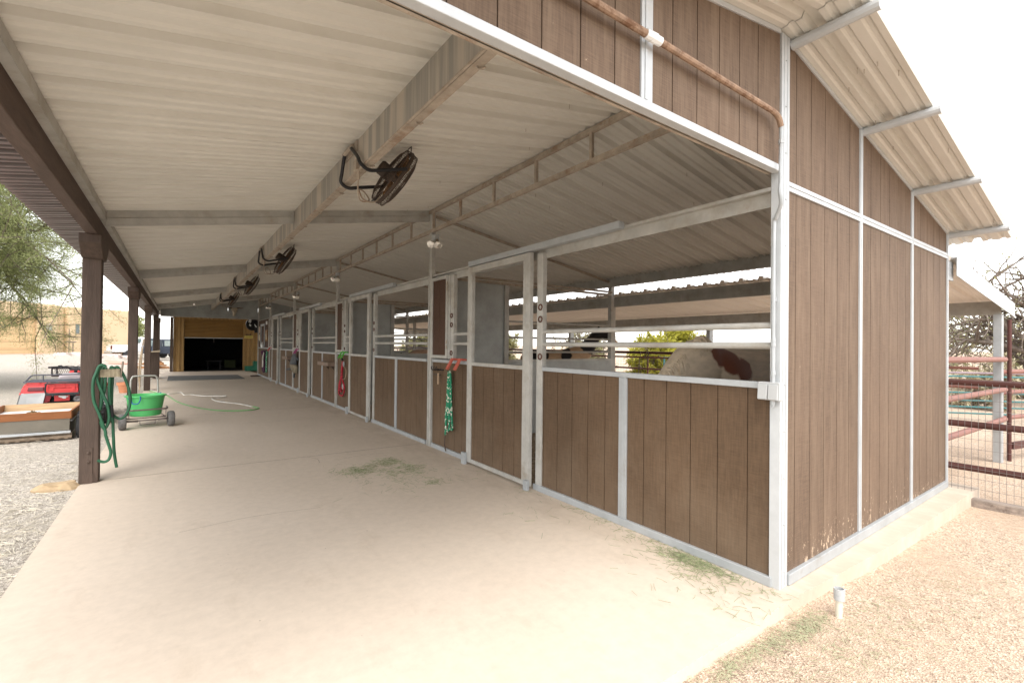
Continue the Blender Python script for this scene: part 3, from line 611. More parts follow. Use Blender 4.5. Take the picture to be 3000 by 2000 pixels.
# flood lamps on the ridge posts
def make_lamp(loc, label, s=1):
    t = thing('flood_lamp', label, 'lamp', loc, 'twin flood lamps on the ridge posts'); B = lambda mb, n, m, **k: mb.build(n, m, t, local=True, **k)
    mb = MB(); mb.box(-.035, .035, -.10, -.0, -.05, .05); B(mb, 'junction_box', greyp, bevel=.008)
    for d in ((-.25, -.65, -.5), (-.75, -.45, -.55)):
        d = Vector(d).normalized(); p = Vector((0, -.09, -.03)); q = d.orthogonal().normalized(); r = d.cross(q)
        def rev(pf, nm, m):
            mb = MB(); V = [p+d*h+(q*cos(u)+r*sin(u))*rr for rr, h in pf for u in np.linspace(0, 2*pi, 15)[:-1]]; F = [(i*14+k, i*14+(k+1) % 14, (i+1)*14+(k+1) % 14, (i+1)*14+k) for i in range(len(pf)-1) for k in range(14)]; mb.add(V, F); return B(mb, nm, m, auto=True)
        rev([(0, 0), (.018, 0), (.018, .05), (.028, .055), (.028, .11), (.0, .11)], 'lamp_holder', rustd if d.y < -.6 else greyp)
        rev([(.026, .105), (.03, .12), (.056, .17), (.058, .18), (.05, .188), (0, .194)], 'bulb', mirr)
    return t
L0 = make_lamp((.0, 4.68, 2.93), 'nearest twin flood lamp, on the first ridge post just under the truss')
for x, y, z, lb in ((-.03, 9.52, 2.97, 'twin flood lamp on the second ridge post from the front'), (.0, 13.9, 2.92, 'twin flood lamp on the third ridge post, half hidden by the truss'), (-.02, 18.98, 2.9, 'small twin flood lamp on the fourth ridge post near the far gable')): dup(L0, (x, y, z), lb)
mb = MB(); mb.lathe([(.0, 0), (.035, -.005), (.05, -.05), (.045, -.09), (.02, -.1), (0, -.1)], (-2.45, 19.0, 2.85), 12); solo(mb, 'ceiling_bulb', mirr, 'small pale bulb under the last rafter left of the purlin', 'lamp')

# ------------------------------------------------------------------ far gable: skull, black fan, sign
bone = M('old_bone', (.52, .45, .35), .8, 0, .25, 14, .3, 25)
t = thing('cow_skull', 'weathered cow skull with dark horns hung on the grey far gable', 'skull', (-.94, 22.26, 2.9))
rg_ = []
for z, wx, wy, yo in ((2.94, .02, .03, 0), (2.93, .095, .05, 0), (2.88, .12, .075, -.01), (2.82, .115, .085, -.02), (2.77, .085, .08, -.02), (2.70, .06, .065, -.015), (2.63, .055, .055, -.01), (2.585, .045, .045, -.01), (2.565, .02, .02, -.01)):
    rg_.append([(-.935+.02*(2.94-z)/.4*-1+wx*cos(q), 22.2+yo-wy*sin(q), z) for q in np.linspace(0, 2*pi, 15)[:-1]])
mb = MB(); mb.loft(rg_); mb.build('skull', bone, t, smooth=True)
for sx in (-1, 1):
    mb = MB(); mb.tube(smoothp([(-.935+sx*.08, 22.21, 2.92), (-.935+sx*.17, 22.19, 2.935), (-.935+sx*.26, 22.17, 2.925), (-.935+sx*.33, 22.15, 2.945)], 4), [.028-.0018*i for i in range(13)], 8); mb.build('horn', M('dark_horn%d' % sx, (.13, .075, .05), .5), t, smooth=True)
    mb = MB(); mb.lathe([(0, 0), (.024, .004), (.02, .01)], (-.935+sx*.075, 22.135, 2.80), 10, 'y'); mb.build('eye_socket', dark, t)  # dark disc colours in the shade of the hollow
t = thing('drum_fan', 'black barrel fan with a white front badge at the far end of the stalls', 'fan', (-.2, 22.6, 2.2))
q = radians(-20)
mb = MB(); mb.lathe([(.26, -.14), (.27, -.13), (.27, .12), (.25, .14), (.0, .14)], (-.2, 22.5, 2.24), 22, 'y'); mb.build('drum', blackm, t, auto=True)
mb = MB()
for k in range(6): mb.tube([(-.2+(.05+.04*k)*cos(u), 22.36, 2.24+(.05+.04*k)*sin(u)) for u in np.linspace(0, 2*pi, 25)[:-1]], .003, 4, closed=True)
mb.build('grille', blackm, t)
mb = MB(); mb.prism([(-.38+.0, 2.33), (-.30, 2.30), (-.27, 2.36), (-.27, 2.47), (-.33, 2.48), (-.38, 2.42)], 'y', 22.345, 22.355); mb.prism([(-.36, 2.20), (-.29, 2.14), (-.27, 2.22), (-.34, 2.27)], 'y', 22.345, 22.355); mb.prism([(-.16, 2.24), (-.13, 2.26), (-.05, 2.13), (-.08, 2.11)], 'y', 22.345, 22.355); mb.build('white_blades', white, t)
mb = MB(); mb.box(-.12, .03, 22.4, 22.62, 1.88, 2.3); mb.box(.0, .05, 22.25, 22.65, 1.86, 1.9); mb.build('motor_housing', blackm, t, bevel=.01)

# ------------------------------------------------------------------ yellow shed at the end of the aisle
t = thing('container_shed', 'yellow ribbed metal storage shed with half open roll-up door', 'shed', (-1.4, 26.3, 0))
def ribwall(x0, x1, z0, z1, y):
    mb = MB(); P = []; x = x0; k = 0
    while x < x1-.01:
        for dx, dy in ((0, 0), (.07, 0), (.095, .035), (.165, .035), (.19, 0)):
            if x+dx <= x1: P.append((x+dx, y+dy))
        x += .19
    P.append((x1, y)); n = len(P); V = [(px, py, z0) for px, py in P]+[(px, py, z1) for px, py in P]+[(px, py+.003, z0) for px, py in P]+[(px, py+.003, z1) for px, py in P]
    F = [(i, i+1, n+i+1, n+i) for i in range(n-1)]+[(2*n+i, 3*n+i, 3*n+i+1, 2*n+i+1) for i in range(n-1)]; return mb.add(V, F)
ribwall(-3.10, -2.70, 0.0, 2.66, 26.32).build('wall', yelm, t); ribwall(-.16, 1.9, 0, 2.66, 26.32).build('wall', yelm, t)
ribwall(-2.69, -.17, 2.55, 2.66, 26.33).build('lintel', yelm, t)
mb = MB()
for k in range(13): z = 1.66+.07*k; mb.hexa([(-2.66, 26.42, z), (-.18, 26.42, z), (-.18, 26.44, z), (-2.66, 26.44, z), (-2.66, 26.37, z+.035), (-.18, 26.37, z+.035), (-.18, 26.44, z+.035), (-2.66, 26.44, z+.035)]); mb.hexa([(-2.66, 26.37, z+.0352), (-.18, 26.37, z+.0352), (-.18, 26.44, z+.0352), (-2.66, 26.44, z+.0352), (-2.66, 26.42, z+.0698), (-.18, 26.42, z+.0698), (-.18, 26.44, z+.0698), (-2.66, 26.44, z+.0698)])
rd = mb.build('roll_up_door', yelm, t); mb = MB(); mb.box(-2.67, -.17, 26.365, 26.45, 1.62, 1.659); mb.build('bottom_bar', galv, rd); mb = MB(); mb.tube([(-1.45, 26.41, 1.62), (-1.45, 26.41, 1.40)], .006, 5); mb.build('pull_cord', galvd, rd)
MB().box(-2.70, -2.67, 26.33, 26.46, 0, 2.55).build('door_track', yelm, t); MB().box(-.18, -.15, 26.30, 26.46, 0, 2.55).build('door_track', yelm, t)
mb = MB(); mb.box(-3.10, -3.095, 26.36, 32.4, 0, 2.66); mb.box(1.9, 1.905, 26.36, 32.4, 0, 2.66); mb.box(-3.1, 1.9, 32.4, 32.42, 0, 2.66); mb.box(-3.12, 1.92, 26.31, 32.45, 2.665, 2.69); mb.build('shell', yelm, t)
mb = MB(); mb.box(-3.22, -3.105, 26.25, 26.4, 0, 2.62); mb.build('corner_post', bwood, t)
mb = MB(); mb.box(-3.09, 1.89, 26.47, 32.39, .002, .012); mb.build('floor', dark, t)  # black floor; the dim interior is put into its colour
mb = MB(); mb.box(-3.09, -3.08, 26.47, 32.38, .013, 2.65); mb.box(1.88, 1.89, 26.47, 32.38, .013, 2.65); mb.box(-3.079, 1.879, 32.36, 32.38, .013, 2.65); mb.box(-3.079, 1.879, 26.47, 32.359, 2.63, 2.65); mb.box(-3.079, -2.72, 26.47, 26.48, .013, 2.629); mb.box(-.14, 1.879, 26.47, 26.48, .013, 2.629); mb.build('shade_lining', dark, t)  # added black inner skin; its colour makes the shade inside the shed
mb = MB(); mb.box(-.8, -.25, 29.0, 29.4, .013, .45)
solo(mb, 'hay_bale', M('shade_dimmed_hay', (.06, .07, .03), .9, 0, .3, 20), 'faint green hay bale in the dark shed doorway', 'hay bale', bevel=.03)  # hay colour darkened to imitate the shade indoors
t = thing('bench', 'dark low bench barely visible in the dark shed', 'bench', (-1.35, 28, 0)); mb = MB(); mb.box(-1.7, -1.0, 27.8, 28.2, .42, .46); mb.build('seat', rubber, t)  # black material imitates the shade the bench stands in
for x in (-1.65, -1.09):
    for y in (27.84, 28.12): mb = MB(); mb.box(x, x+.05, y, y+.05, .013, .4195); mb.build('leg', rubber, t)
t = thing('wall_sign', 'small yellow sign with dark figures on the shed wall', 'sign', (.06, 26.28, 1.64)); mb = MB(); mb.box(-.13, .25, 26.275, 26.295, 1.645, 1.79); mb.build('board', M('sign_yellow', (.60, .48, .12), .6), t)
mb = MB()
for k, (x, h) in enumerate(((-.05, .09), (.02, .11), (.08, .08), (.14, .12))): mb.prism([(x-.02, 1.792), (x+.022, 1.792), (x+.015, 1.792+h*.6), (x, 1.792+h), (x-.015, 1.792+h*.55)], 'y', 26.278, 26.29)
mb.box(-.09, .21, 26.270, 26.2745, 1.69, 1.70); mb.box(-.07, .19, 26.270, 26.2745, 1.725, 1.735); mb.build('figures', blackm, t)
stepm = M('green_step', (.015, .13, .075), .55)
mb = MB(); mb.prism([(-.14, 0), (.62, 0), (.62, .49), (.22, .49), (.22, .25), (-.14, .25)], 'y', 25.45, 25.95); solo(mb, 'mounting_step', stepm, 'dark green two-step mounting block against the shed wall', 'steps', bevel=.015)
mb = MB(); mb.prism([(-3.22, 19.9), (-.74, 19.86), (-.76, 22.45), (-3.22, 22.66)], 'z', .002, .016); solo(mb, 'floor_mat', greyrub, 'wide grey rubber mat on the floor before the shed', 'mat')
mb = MB(); mb.prism([(-.39, 20.95), (.0-.03, 21.15), (-.03, 21.9), (-.37, 21.63)], 'z', .002, .02); solo(mb, 'door_mat', M('brown_mat', (.10, .06, .045), .9), 'small brown door mat at the tack room wall', 'mat')

# ------------------------------------------------------------------ tack on the stall fronts
def hang_rope(name, label, cat, mat, pts, r, group=None, parts=None):
    t = thing(name, label, cat, pts[0][0]); 
    if group: t['group'] = group
    for p in pts: MB().tube(smoothp(p, 6), r, 7).build('rope', mat, t, smooth=True)
    return t
X = -.03
t = hang_rope('lead_rope', 'coiled green and white lead rope hanging beside the nearest feed door', 'rope', ropeg, [
    [(X, 4.10, 1.09), (X-.006, 4.14, .95), (X-.005, 4.155, .70), (X-.006, 4.19, .5), (X-.004, 4.18, .34), (X, 4.13, .31), (X-.003, 4.09, .38), (X, 4.10, .6), (X-.004, 4.10, .9), (X-.01, 4.08, 1.095), (X-.012, 4.05, .95), (X-.01, 4.04, .7), (X-.012, 4.01, .5), (X-.01, 4.0, .37), (X, 4.03, .34), (X-.003, 4.09, .37), (X-.008, 4.12, .62), (X-.015, 4.09, 1.08)],
    [(X-.01, 4.12, 1.09), (X-.015, 4.13, .8), (X-.012, 4.16, .5), (X-.01, 4.19, .25)]], .014)
MB().tube(smoothp([(X-.01, 4.19, .25), (X-.01, 4.21, .13), (X-.01, 4.17, .04)], 4), .008, 6).build('leather_end', bwood, t)
t = thing('halter_hook', 'bent black halter hook with a dangling strap on the narrow panel', 'hook', (-.0, 4.47, 1.1))
mb = MB(); mb.box(-.004, .012, 4.36, 4.58, 1.085, 1.10)
for y in (4.40, 4.47, 4.54): mb.tube(smoothp([(-.004, y, 1.10), (-.06, y, 1.09), (-.085, y, 1.12), (-.07, y, 1.14)], 4), .006, 6)
mb.tube([(-.03, 4.37, 1.03), (-.03, 4.57, 1.025)], .006, 6); mb.build('hook', blackm, t); mb = MB(); mb.box(-.045, -.035, 4.405, 4.43, .90, 1.05); mb.build('strap', M('tan_leather', (.42, .30, .2), .7), t)
def bent_rack(y, col, label):
    t = thing('bridle_rack', label, 'rack', (-.03, y-.1, 1.26), 'bent plastic racks over the stall rails'); m = M('rack_plastic_%d' % int(y*10), col, .5, 0, .1, 8)
    for yy in (y, y-.20): MB().prism([(.03, 1.238), (.03, 1.262), (-.055, 1.268), (-.135, 1.13), (-.12, 1.118), (-.05, 1.24), (-.01, 1.238)], 'y', yy-.028, yy+.028).build('arm', m, t)
    MB().tube([(-.02, y-.30, 1.25), (-.02, y+.02, 1.25)], .009, 6).build('crossbar', m, t)
bent_rack(4.0, (.46, .11, .075), 'faded red bent rack draped over the nearest stall rail')
bent_rack(8.98, (.06, .36, .03), 'bright green bent rack above the red lead rope')
bent_rack(13.75, (.30, .03, .15), 'magenta bent rack above the grey fly mask')
bent_rack(18.7, (.42, .06, .05), 'small red bent rack near the purple ropes')
t = hang_rope('lead_rope', 'red and black lead rope with snap hooks hanging on the second stall front', 'rope', roper, [
    [(X, 8.96, 1.05), (X-.01, 9.0, .9), (X, 9.08, .7), (X-.01, 9.17, .55), (X, 9.23, .42), (X-.01, 9.15, .33), (X, 8.98, .31), (X-.01, 8.83, .38), (X, 8.82, .5), (X-.015, 8.95, .72), (X, 8.97, .9), (X-.01, 8.90, 1.06)],
    [(X-.015, 8.93, 1.05), (X-.02, 8.96, .85), (X-.02, 9.05, .6), (X-.015, 9.12, .45), (X-.01, 9.02, .4), (X-.02, 8.95, .5)]], .017)
MB().tube(smoothp([(X, 8.98, 1.1), (X-.03, 8.95, 1.11), (X-.02, 8.9, 1.08)], 4), .02, 7).build('halter_knot', rubber, t)
for y, z in ((8.83, 1.0), (8.88, .52)): MB().tube([(X-.02, y+.035*cos(u), z+.05*sin(u)) for u in np.linspace(0, 2*pi, 13)[:-1]], .009, 6, closed=True).build('snap_hook', galv, t, smooth=True)
MB().tube(smoothp([(X-.01, 8.80, .95), (X-.01, 8.68, .85), (X-.01, 8.74, .72), (X-.01, 8.82, .68), (X-.01, 8.96, .67)], 5), .006, 6).build('strap', MATS['tan_leather'], t)
t = hang_rope('lead_rope', 'bundle of purple lead ropes and black halters on the tack room wall', 'rope', ropep, [[(X-.02*k, 19.9+.09*(k % 6), 1.1), (X-.03, 19.92+.1*(k % 6), .8), (X-.02, 19.95+.1*(k % 6), .45-.05*(k % 3)), (X-.02, 20.02+.1*(k % 6), .35-.04*(k % 4)), (X-.025, 20.05+.09*(k % 6), .7)] for k in range(8)], .016)
mb = MB(); mb.box(-.02, .012, 19.75, 20.75, .22, 1.13); mb.build('backing_mat', rubber, t)
for k in range(3): MB().tube(smoothp([(X-.07, 19.75+.1*k, 1.05), (X-.08, 19.85+.12*k, .8), (X-.07, 19.95+.1*k, .5), (X-.07, 20.05+.1*k, .45)], 4), .012, 6).build('white_cord', M('white_cord%d' % k, (.6, .56, .5), .7), t)
hang_rope('lead_rope', 'dark green lead rope hanging beside the purple ropes', 'rope', ropeg, [[(X-.01, 19.35+.05*k, 1.1), (X-.015, 19.38+.05*k, .7), (X-.01, 19.36+.06*k, .3-.05*(k % 2))] for k in range(4)], .02)
mb = MB()   # saddle rack
def rack(y0, y1, label):
    t = thing('saddle_shelf', label, 'shelf', (-.15, (y0+y1)/2, .9), 'brown saddle shelves on the stall panels')
    mb = MB(); mb.box(-.165, .012, y0, y1, .985, 1.005); mb.box(-.165, -.145, y0, y1, .92, .984); mb.box(-.144, .0125, y0, y0+.02, .92, .984); mb.build('shelf_board', M('shelf_wood', (.20, .14, .105), .7, 0, .2, 6) if 'shelf_wood' not in MATS else MATS['shelf_wood'], t)
    for y in (y0+.12, y1-.35): MB().prism([(-.13, .984), (.012, .984), (.012, .82)], 'y', y, y+.04).build('bracket', bwood, t)
    return t
rack(9.68, 10.62, 'brown wooden saddle shelf on the third stall panel, with brackets below'); rack(14.5, 15.35, 'farther brown wooden saddle shelf on the fourth stall panel')
t = thing('fly_mask', 'grey and tan mesh fly mask hanging with loose straps on stall front', 'fly mask', (-.05, 13.7, 1.1))
gm = M('fly_mask_mesh', (.075, .08, .085), .8, 0, .3, 20); tm = M('fly_mask_tan', (.19, .16, .11), .8, 0, .2, 12)
def pouch(rows, nm, m):
    mb = MB(); mb.loft([[(-.05-(wd*.28)*max(0, sin(q))-.02, y+wd*cos(q), z) for q in np.linspace(0, 2*pi, 13)[:-1]] for y, z, wd in rows]); mb.build(nm, m, t, smooth=True)
pouch([(13.85, 1.15, .1), (13.83, 1.08, .2), (13.85, .98, .28), (13.88, .86, .36), (13.9, .80, .40)], 'mask_upper', gm)
pouch([(13.85, .795, .42), (13.8, .72, .40), (13.72, .62, .33), (13.65, .55, .22)], 'mask_lower', tm)
for pts in ([(-.07, 14.25, .66), (-.09, 14.5, .63), (-.08, 14.75, .61), (-.08, 14.95, .6)], [(-.07, 13.8, .55), (-.08, 13.85, .47), (-.07, 13.87, .40)], [(-.07, 13.5, 1.0), (-.08, 13.3, .95)]): MB().tube(smoothp(pts, 4), .03, 6).build('strap', gm, t, smooth=True)
for z, lb, c in ((1.66, 'round pale plate on the far brown wall, the lower of two', (.55, .47, .33)), (2.0, 'round reddish plate on the far brown wall, the upper of two', (.5, .38, .3))):
    mb = MB(); mb.lathe([(0, -.02), (.12, -.022), (.155, -.012), (.155, -.002), (0, -.002)], (-.0+.012, 21.93, z), 18, 'x'); solo(mb, 'wall_plate', M('plate_%d' % int(z*10), c, .6), lb, 'plate', 'round plates by the tack window')
t = thing('notice', 'weathered orange and white picture board beside the tack window', 'picture', (0, 19.8, 1.7)); mb = MB(); mb.box(-.012, .012, 19.65, 20.12, 1.5, 1.95); mb.build('board', M('notice_board', (.25, .14, .06), .7, 0, .6, 9), t)
mb = MB(); mb.prism([(19.75, 1.58), (19.98, 1.56), (20.02, 1.75), (19.9, 1.9), (19.78, 1.74)], 'x', -.016, -.0125); mb.build('picture', M('notice_pic', (.5, .42, .3), .7, 0, .5, 14), t)
mb = MB(); mb.box(-.012, .012, 19.75, 20.0, 2.17, 2.31); solo(mb, 'paper_notice', white, 'white paper notice high on the tack room wall', 'notice')
mb = MB(); mb.lathe([(0, 1.235), (.05, 1.235), (.05, 1.38), (.02, 1.41), (.02, 1.45), (0, 1.45)], (-.06, 20.6, 0), 12); solo(mb, 'spray_bottle', white, 'white spray bottle on the ledge under the tack window', 'bottle')

# ------------------------------------------------------------------ aisle floor: hoses, cart, hay
hw = M('white_hose', (.70, .68, .62), .5)
MB().tube(smoothp([(-3.58, 16.1, .012), (-3.33, 15.03, .012), (-3.13, 14.5, .012), (-2.84, 14.75, .012), (-2.77, 14.05, .012), (-2.6, 14.0, .012), (-2.35, 13.48, .012), (-1.95, 13.25, .012), (-1.86, 13.08, .012), (-2.0, 12.86, .012), (-2.2, 12.7, .012), (-2.1, 11.95, .012), (-1.74, 11.17, .012), (-1.56, 10.5, .012)], 6), .013, 6).build('white_hose', hw, smooth=True)
tag(bpy.data.objects['white_hose'], 'thin white hose winding across the concrete aisle floor', 'hose')
MB().tube(smoothp([(-3.57, 15.7, .012), (-3.3, 14.8, .012), (-3.15, 14.2, .012), (-2.92, 12.4, .012), (-2.66, 11.23, .012), (-2.36, 10.43, .012), (-2.06, 10.04, .012), (-1.69, 9.92, .012), (-1.47, 10.13, .012), (-1.54, 10.5, .012)], 6), .012, 6).build('green_hose', M('light_green_hose', (.16, .40, .13), .45), smooth=True)
tag(bpy.data.objects['green_hose'], 'thin light green hose curving over the aisle floor to the white hose', 'hose')

def cart():
    t = thing('muck_cart', 'two-wheeled tubular steel cart holding the green bucket', 'cart', (-3.32, 8.53, 0))
    wl = [(-3.64, 8.48), (-3.005, 8.575)]; ax = (Vector((-3.005, 8.575, 0))-Vector((-3.64, 8.48, 0))).normalized(); pe = Vector((-ax.y, ax.x, 0)); c = Vector((-3.32, 8.53, 0))
    P = lambda u, v, z: c+ax*u+pe*v+Vector((0, 0, z))
    for s in (-1, 1):
        u0 = s*.32; pf = [(.06, -.035), (.085, -.045), (.115, -.045), (.127, -.03), (.129, 0), (.127, .03), (.115, .045), (.085, .045), (.06, .035)]
        V = [P(u0+h, r*cos(q), .129+r*sin(q)) for r, h in pf for q in np.linspace(0, 2*pi, 25)[:-1]]; mb = MB(); mb.add(V, [(i*24+k, i*24+(k+1) % 24, ((i+1) % len(pf))*24+(k+1) % 24, ((i+1) % len(pf))*24+k) for i in range(len(pf)) for k in range(24)]); wv = mb.build('wheel', M('tyre_grey%d' % s, (.13, .125, .12), .85, 0, .2, 40, .5, 60), t, smooth=True)
        pf = [(0, -.03), (.062, -.028), (.062, .028), (0, .03)]; V = [P(u0+h, r*cos(q), .129+r*sin(q)) for r, h in pf for q in np.linspace(0, 2*pi, 17)[:-1]]; mb = MB(); mb.add(V, [(i*16+k, i*16+(k+1) % 16, (i+1)*16+(k+1) % 16, (i+1)*16+k) for i in range(3) for k in range(16)]); mb.build('hub', galvd, wv)
    mb = MB(); mb.tube([P(-.30, 0, .13), P(.30, 0, .13)], .011, 8); mb.tube([P(-.28, 0, .13), P(-.12, -.0, .125)], .017, 8); mb.tube([P(.14, 0, .13), P(.29, 0, .135)], .017, 8)
    mb.tube([P(-.26, -.02, .17), P(.24, -.02, .175), P(.24, .5, .17), P(-.26, .5, .17)], .011, 6, closed=True)
    mb.tube(smoothp([P(-.1, -.02, .13), P(-.1, -.04, .075), P(-.08, -.04, .07), P(.08, -.04, .07), P(.1, -.04, .075), P(.1, -.02, .13)], 3), .005, 5)
    mb.tube(smoothp([P(-.27, .25, .31), P(-.24, -.02, .31), P(-.15, -.06, .31), P(.15, -.06, .31), P(.26, -.02, .31), P(.29, .25, .31)], 5), .013, 8)
    for u in (-.24, .25): mb.tube([P(u, -.0, .17), P(u, -.0, .31)], .005, 5)
    mb.build('frame', M('cart_steel', (.16, .13, .12), .5, .4, .2, 10), t, smooth=True)
    mb = MB(); mb.tube([P(-.19, .5, .17), P(-.19, .47, .5), P(-.185, .45, .76)]+smoothp([P(-.185, .45, .76), P(-.165, .45, .82), P(-.12, .45, .84), P(.12, .45, .84), P(.165, .45, .82), P(.185, .45, .76)], 4)+[P(.2, .47, .5), P(.21, .5, .17)], .0135, 8); mb.build('handle', galvd, t, smooth=True)
    b = thing('bucket', 'bright green plastic muck bucket with blue rope handles in the cart', 'bucket', P(-.0, .24, .185))
    o = P(0, .24, 0); z0 = .185; pf = [(0, 0), (.2, 0), (.215, .012), (.262, .32), (.285, .325), (.287, .345), (.268, .35), (.25, .33), (.208, .03), (0, .022)]
    mb = MB(); mb.lathe(pf, (o.x, o.y, z0), 36); mb.build('tub', greenb, b, auto=True)
    for q in (pi*1.36, pi*.36):
        d = Vector((cos(q), sin(q), 0)); e = Vector((-d.y, d.x, 0)); s0 = o+d*.29+Vector((0, 0, z0+.30))
        mb = MB(); mb.tube(smoothp([s0+e*.07+Vector((0, 0, .05)), s0+e*.075, s0+e*.04+Vector((0, 0, -.07)), s0-e*.04+Vector((0, 0, -.07)), s0-e*.06, s0-e*.08+Vector((0, 0, .055)), s0-e*.1]), .0085, 6); mb.build('rope_handle', M('blue_rope%d' % int(q), (.02, .10, .30), .6), b, smooth=True)
    return t
cart()
def strawpile(name, mat, label, spots, nm, zf=lambda x, y: .002, lw=(.03, .10), thick=.0012, group=None):
    mb = MB()
    for (cx, cy, sx, sy, n) in spots:
        for _ in range(n):
            x = random.gauss(cx, sx); y = random.gauss(cy, sy)
            if name != 'dry_straw' and x > -.02 and y > -.02: x = -.02-random.random()*.1
            z = zf(x, y); a = random.uniform(0, pi); L_ = random.uniform(*lw); dz = random.uniform(0, .006)
            p0 = (x-cos(a)*L_/2, y-sin(a)*L_/2, z+dz*.3+.001); pm = (x+random.uniform(-.006, .006), y+random.uniform(-.006, .006), z+dz+.003); p1 = (x+cos(a)*L_/2, y+sin(a)*L_/2, z+.001+random.uniform(0, .012))
            mb.tube([p0, pm, p1], thick*random.uniform(.6, 1.2), 3, caps=False)
    return tag(mb.build(nm, mat), label, None, kind='stuff')
strawpile('h', hay, 'scattered green hay stems along the concrete floor', [(-1.25, 3.95, .11, .10, 130), (-1.12, 4.1, .14, .06, 60), (-.82, 4.2, .09, .09, 90), (-.72, 3.75, .07, .12, 80), (-.9, 3.7, .16, .14, 60), (-.72, 3.1, .06, .06, 40), (-.95, 3.6, .25, .3, 130), (-.95, 3.5, .35, .4, 70), (-1.25, 3.97, .12, .08, 60), (-.82, 4.22, .10, .07, 60)], 'scattered_hay')
strawpile('h', hay, 'loose green hay stems along the stall sill by the corner', [(-.08, .55, .06, .22, 170), (-.13, .4, .10, .12, 90), (-.28, .45, .22, .3, 90), (-.07, 1.2, .05, .5, 70), (-.35, 1.6, .25, .8, 40), (-.2, .1, .2, .1, 25), (-.10, .5, .05, .10, 160)], 'scattered_hay')
gzz = lambda x, y: float(gz(x, y))+.004
hayp = M('pale_hay', (.36, .36, .225), .9, 0, .3, 40)
strawpile('h', hayp, 'pale hay stems spilled on the ground along the slab edge', [(-.10, -.21, .13, .03, 130), (-.40, -.17, .18, .03, 150), (-.75, -.15, .16, .025, 120), (.35, -.4, .5, .1, 150), (.9, -.6, .8, .15, 120), (-.3, -.35, .35, .1, 80)], 'scattered_hay', gzz)
strawpile('dry_straw', straw, 'dry straw litter over the gravel by the aisle', [(-4.6-.8*k, 3.2+1.2*k, .8, 1.6, 700) for k in range(5)]+[(-3.95, 3.2, .15, 1.4, 260), (-4.4, 2.3, .5, .9, 500)], 'straw_litter', gzz, (.04, .15), .0022)
def stones(spots, nm, mat, label, lo, hi):
    mb = MB()
    for (x0, x1, y0, y1, n) in spots:
        for _ in range(n):
            x = random.uniform(x0, x1); y = random.uniform(y0, y1); r = lo*(hi/lo)**(random.random()**2); z = float(gz(x, y)); a = random.uniform(0, pi)
            V = []
            for (u, v, ww) in ((1, 0, 0), (0, 1, 0), (-1, 0, 0), (0, -1, 0), (0, 0, .7), (0, 0, -.5)):
                s = r*random.uniform(.7, 1.2); V.append((x+s*(u*cos(a)-v*sin(a)), y+s*(u*sin(a)+v*cos(a)), z+s*ww))
            mb.add(V, [(0, 1, 4), (1, 2, 4), (2, 3, 4), (3, 0, 4), (1, 0, 5), (2, 1, 5), (3, 2, 5), (0, 3, 5)])
    return tag(mb.build(nm, mat), label, None, kind='stuff')
stones([(-1.2, .8, -1.0, -.14, 1500), (.8, 4.2, -1.2, -.2, 1500)], 'loose_grit', M('grit', (.55, .43, .325), .95, 0, .35, 60), 'coarse tan grit over the ground beside the slab', .003, .009)
stones([(-6.2, -3.75, 1.6, 8, 3600)], 'loose_gravel', M('gravel_stone', (.46, .42, .365), .95, 0, .4, 50), 'small grey gravel stones by the aisle edge', .004, .013)
def rock(loc, s, seed, mat, label, group=None, name='rock', cat='rock'):
    r_ = np.random.default_rng(seed); mb = MB(); rows = []; m = 14; ph = r_.uniform(0, 6, 8)
    for i, t_ in enumerate(np.linspace(.04, pi-.04, 9)):
        rows.append([])
        for q in np.linspace(0, 2*pi, m+1)[:-1]:
            k = 1+.16*sin(2*q+ph[0]+t_)+.12*sin(3*q+ph[1]-2*t_)+.10*cos(4*t_+ph[2])+r_.uniform(-.06, .06)
            zz = cos(t_)*k; zz = min(zz, .62)
            rows[-1].append((loc[0]+s[0]*k*sin(t_)*cos(q), loc[1]+s[1]*k*sin(t_)*sin(q), loc[2]+s[2]*zz))
    mb.loft(rows); o = mb.build(name, mat); return tag(o, label, cat, group)
rock((-3.86, 4.98, -.0), (.15, .10, .075), 3, rockm, 'flat tan rock on the gravel beside the first brown post')
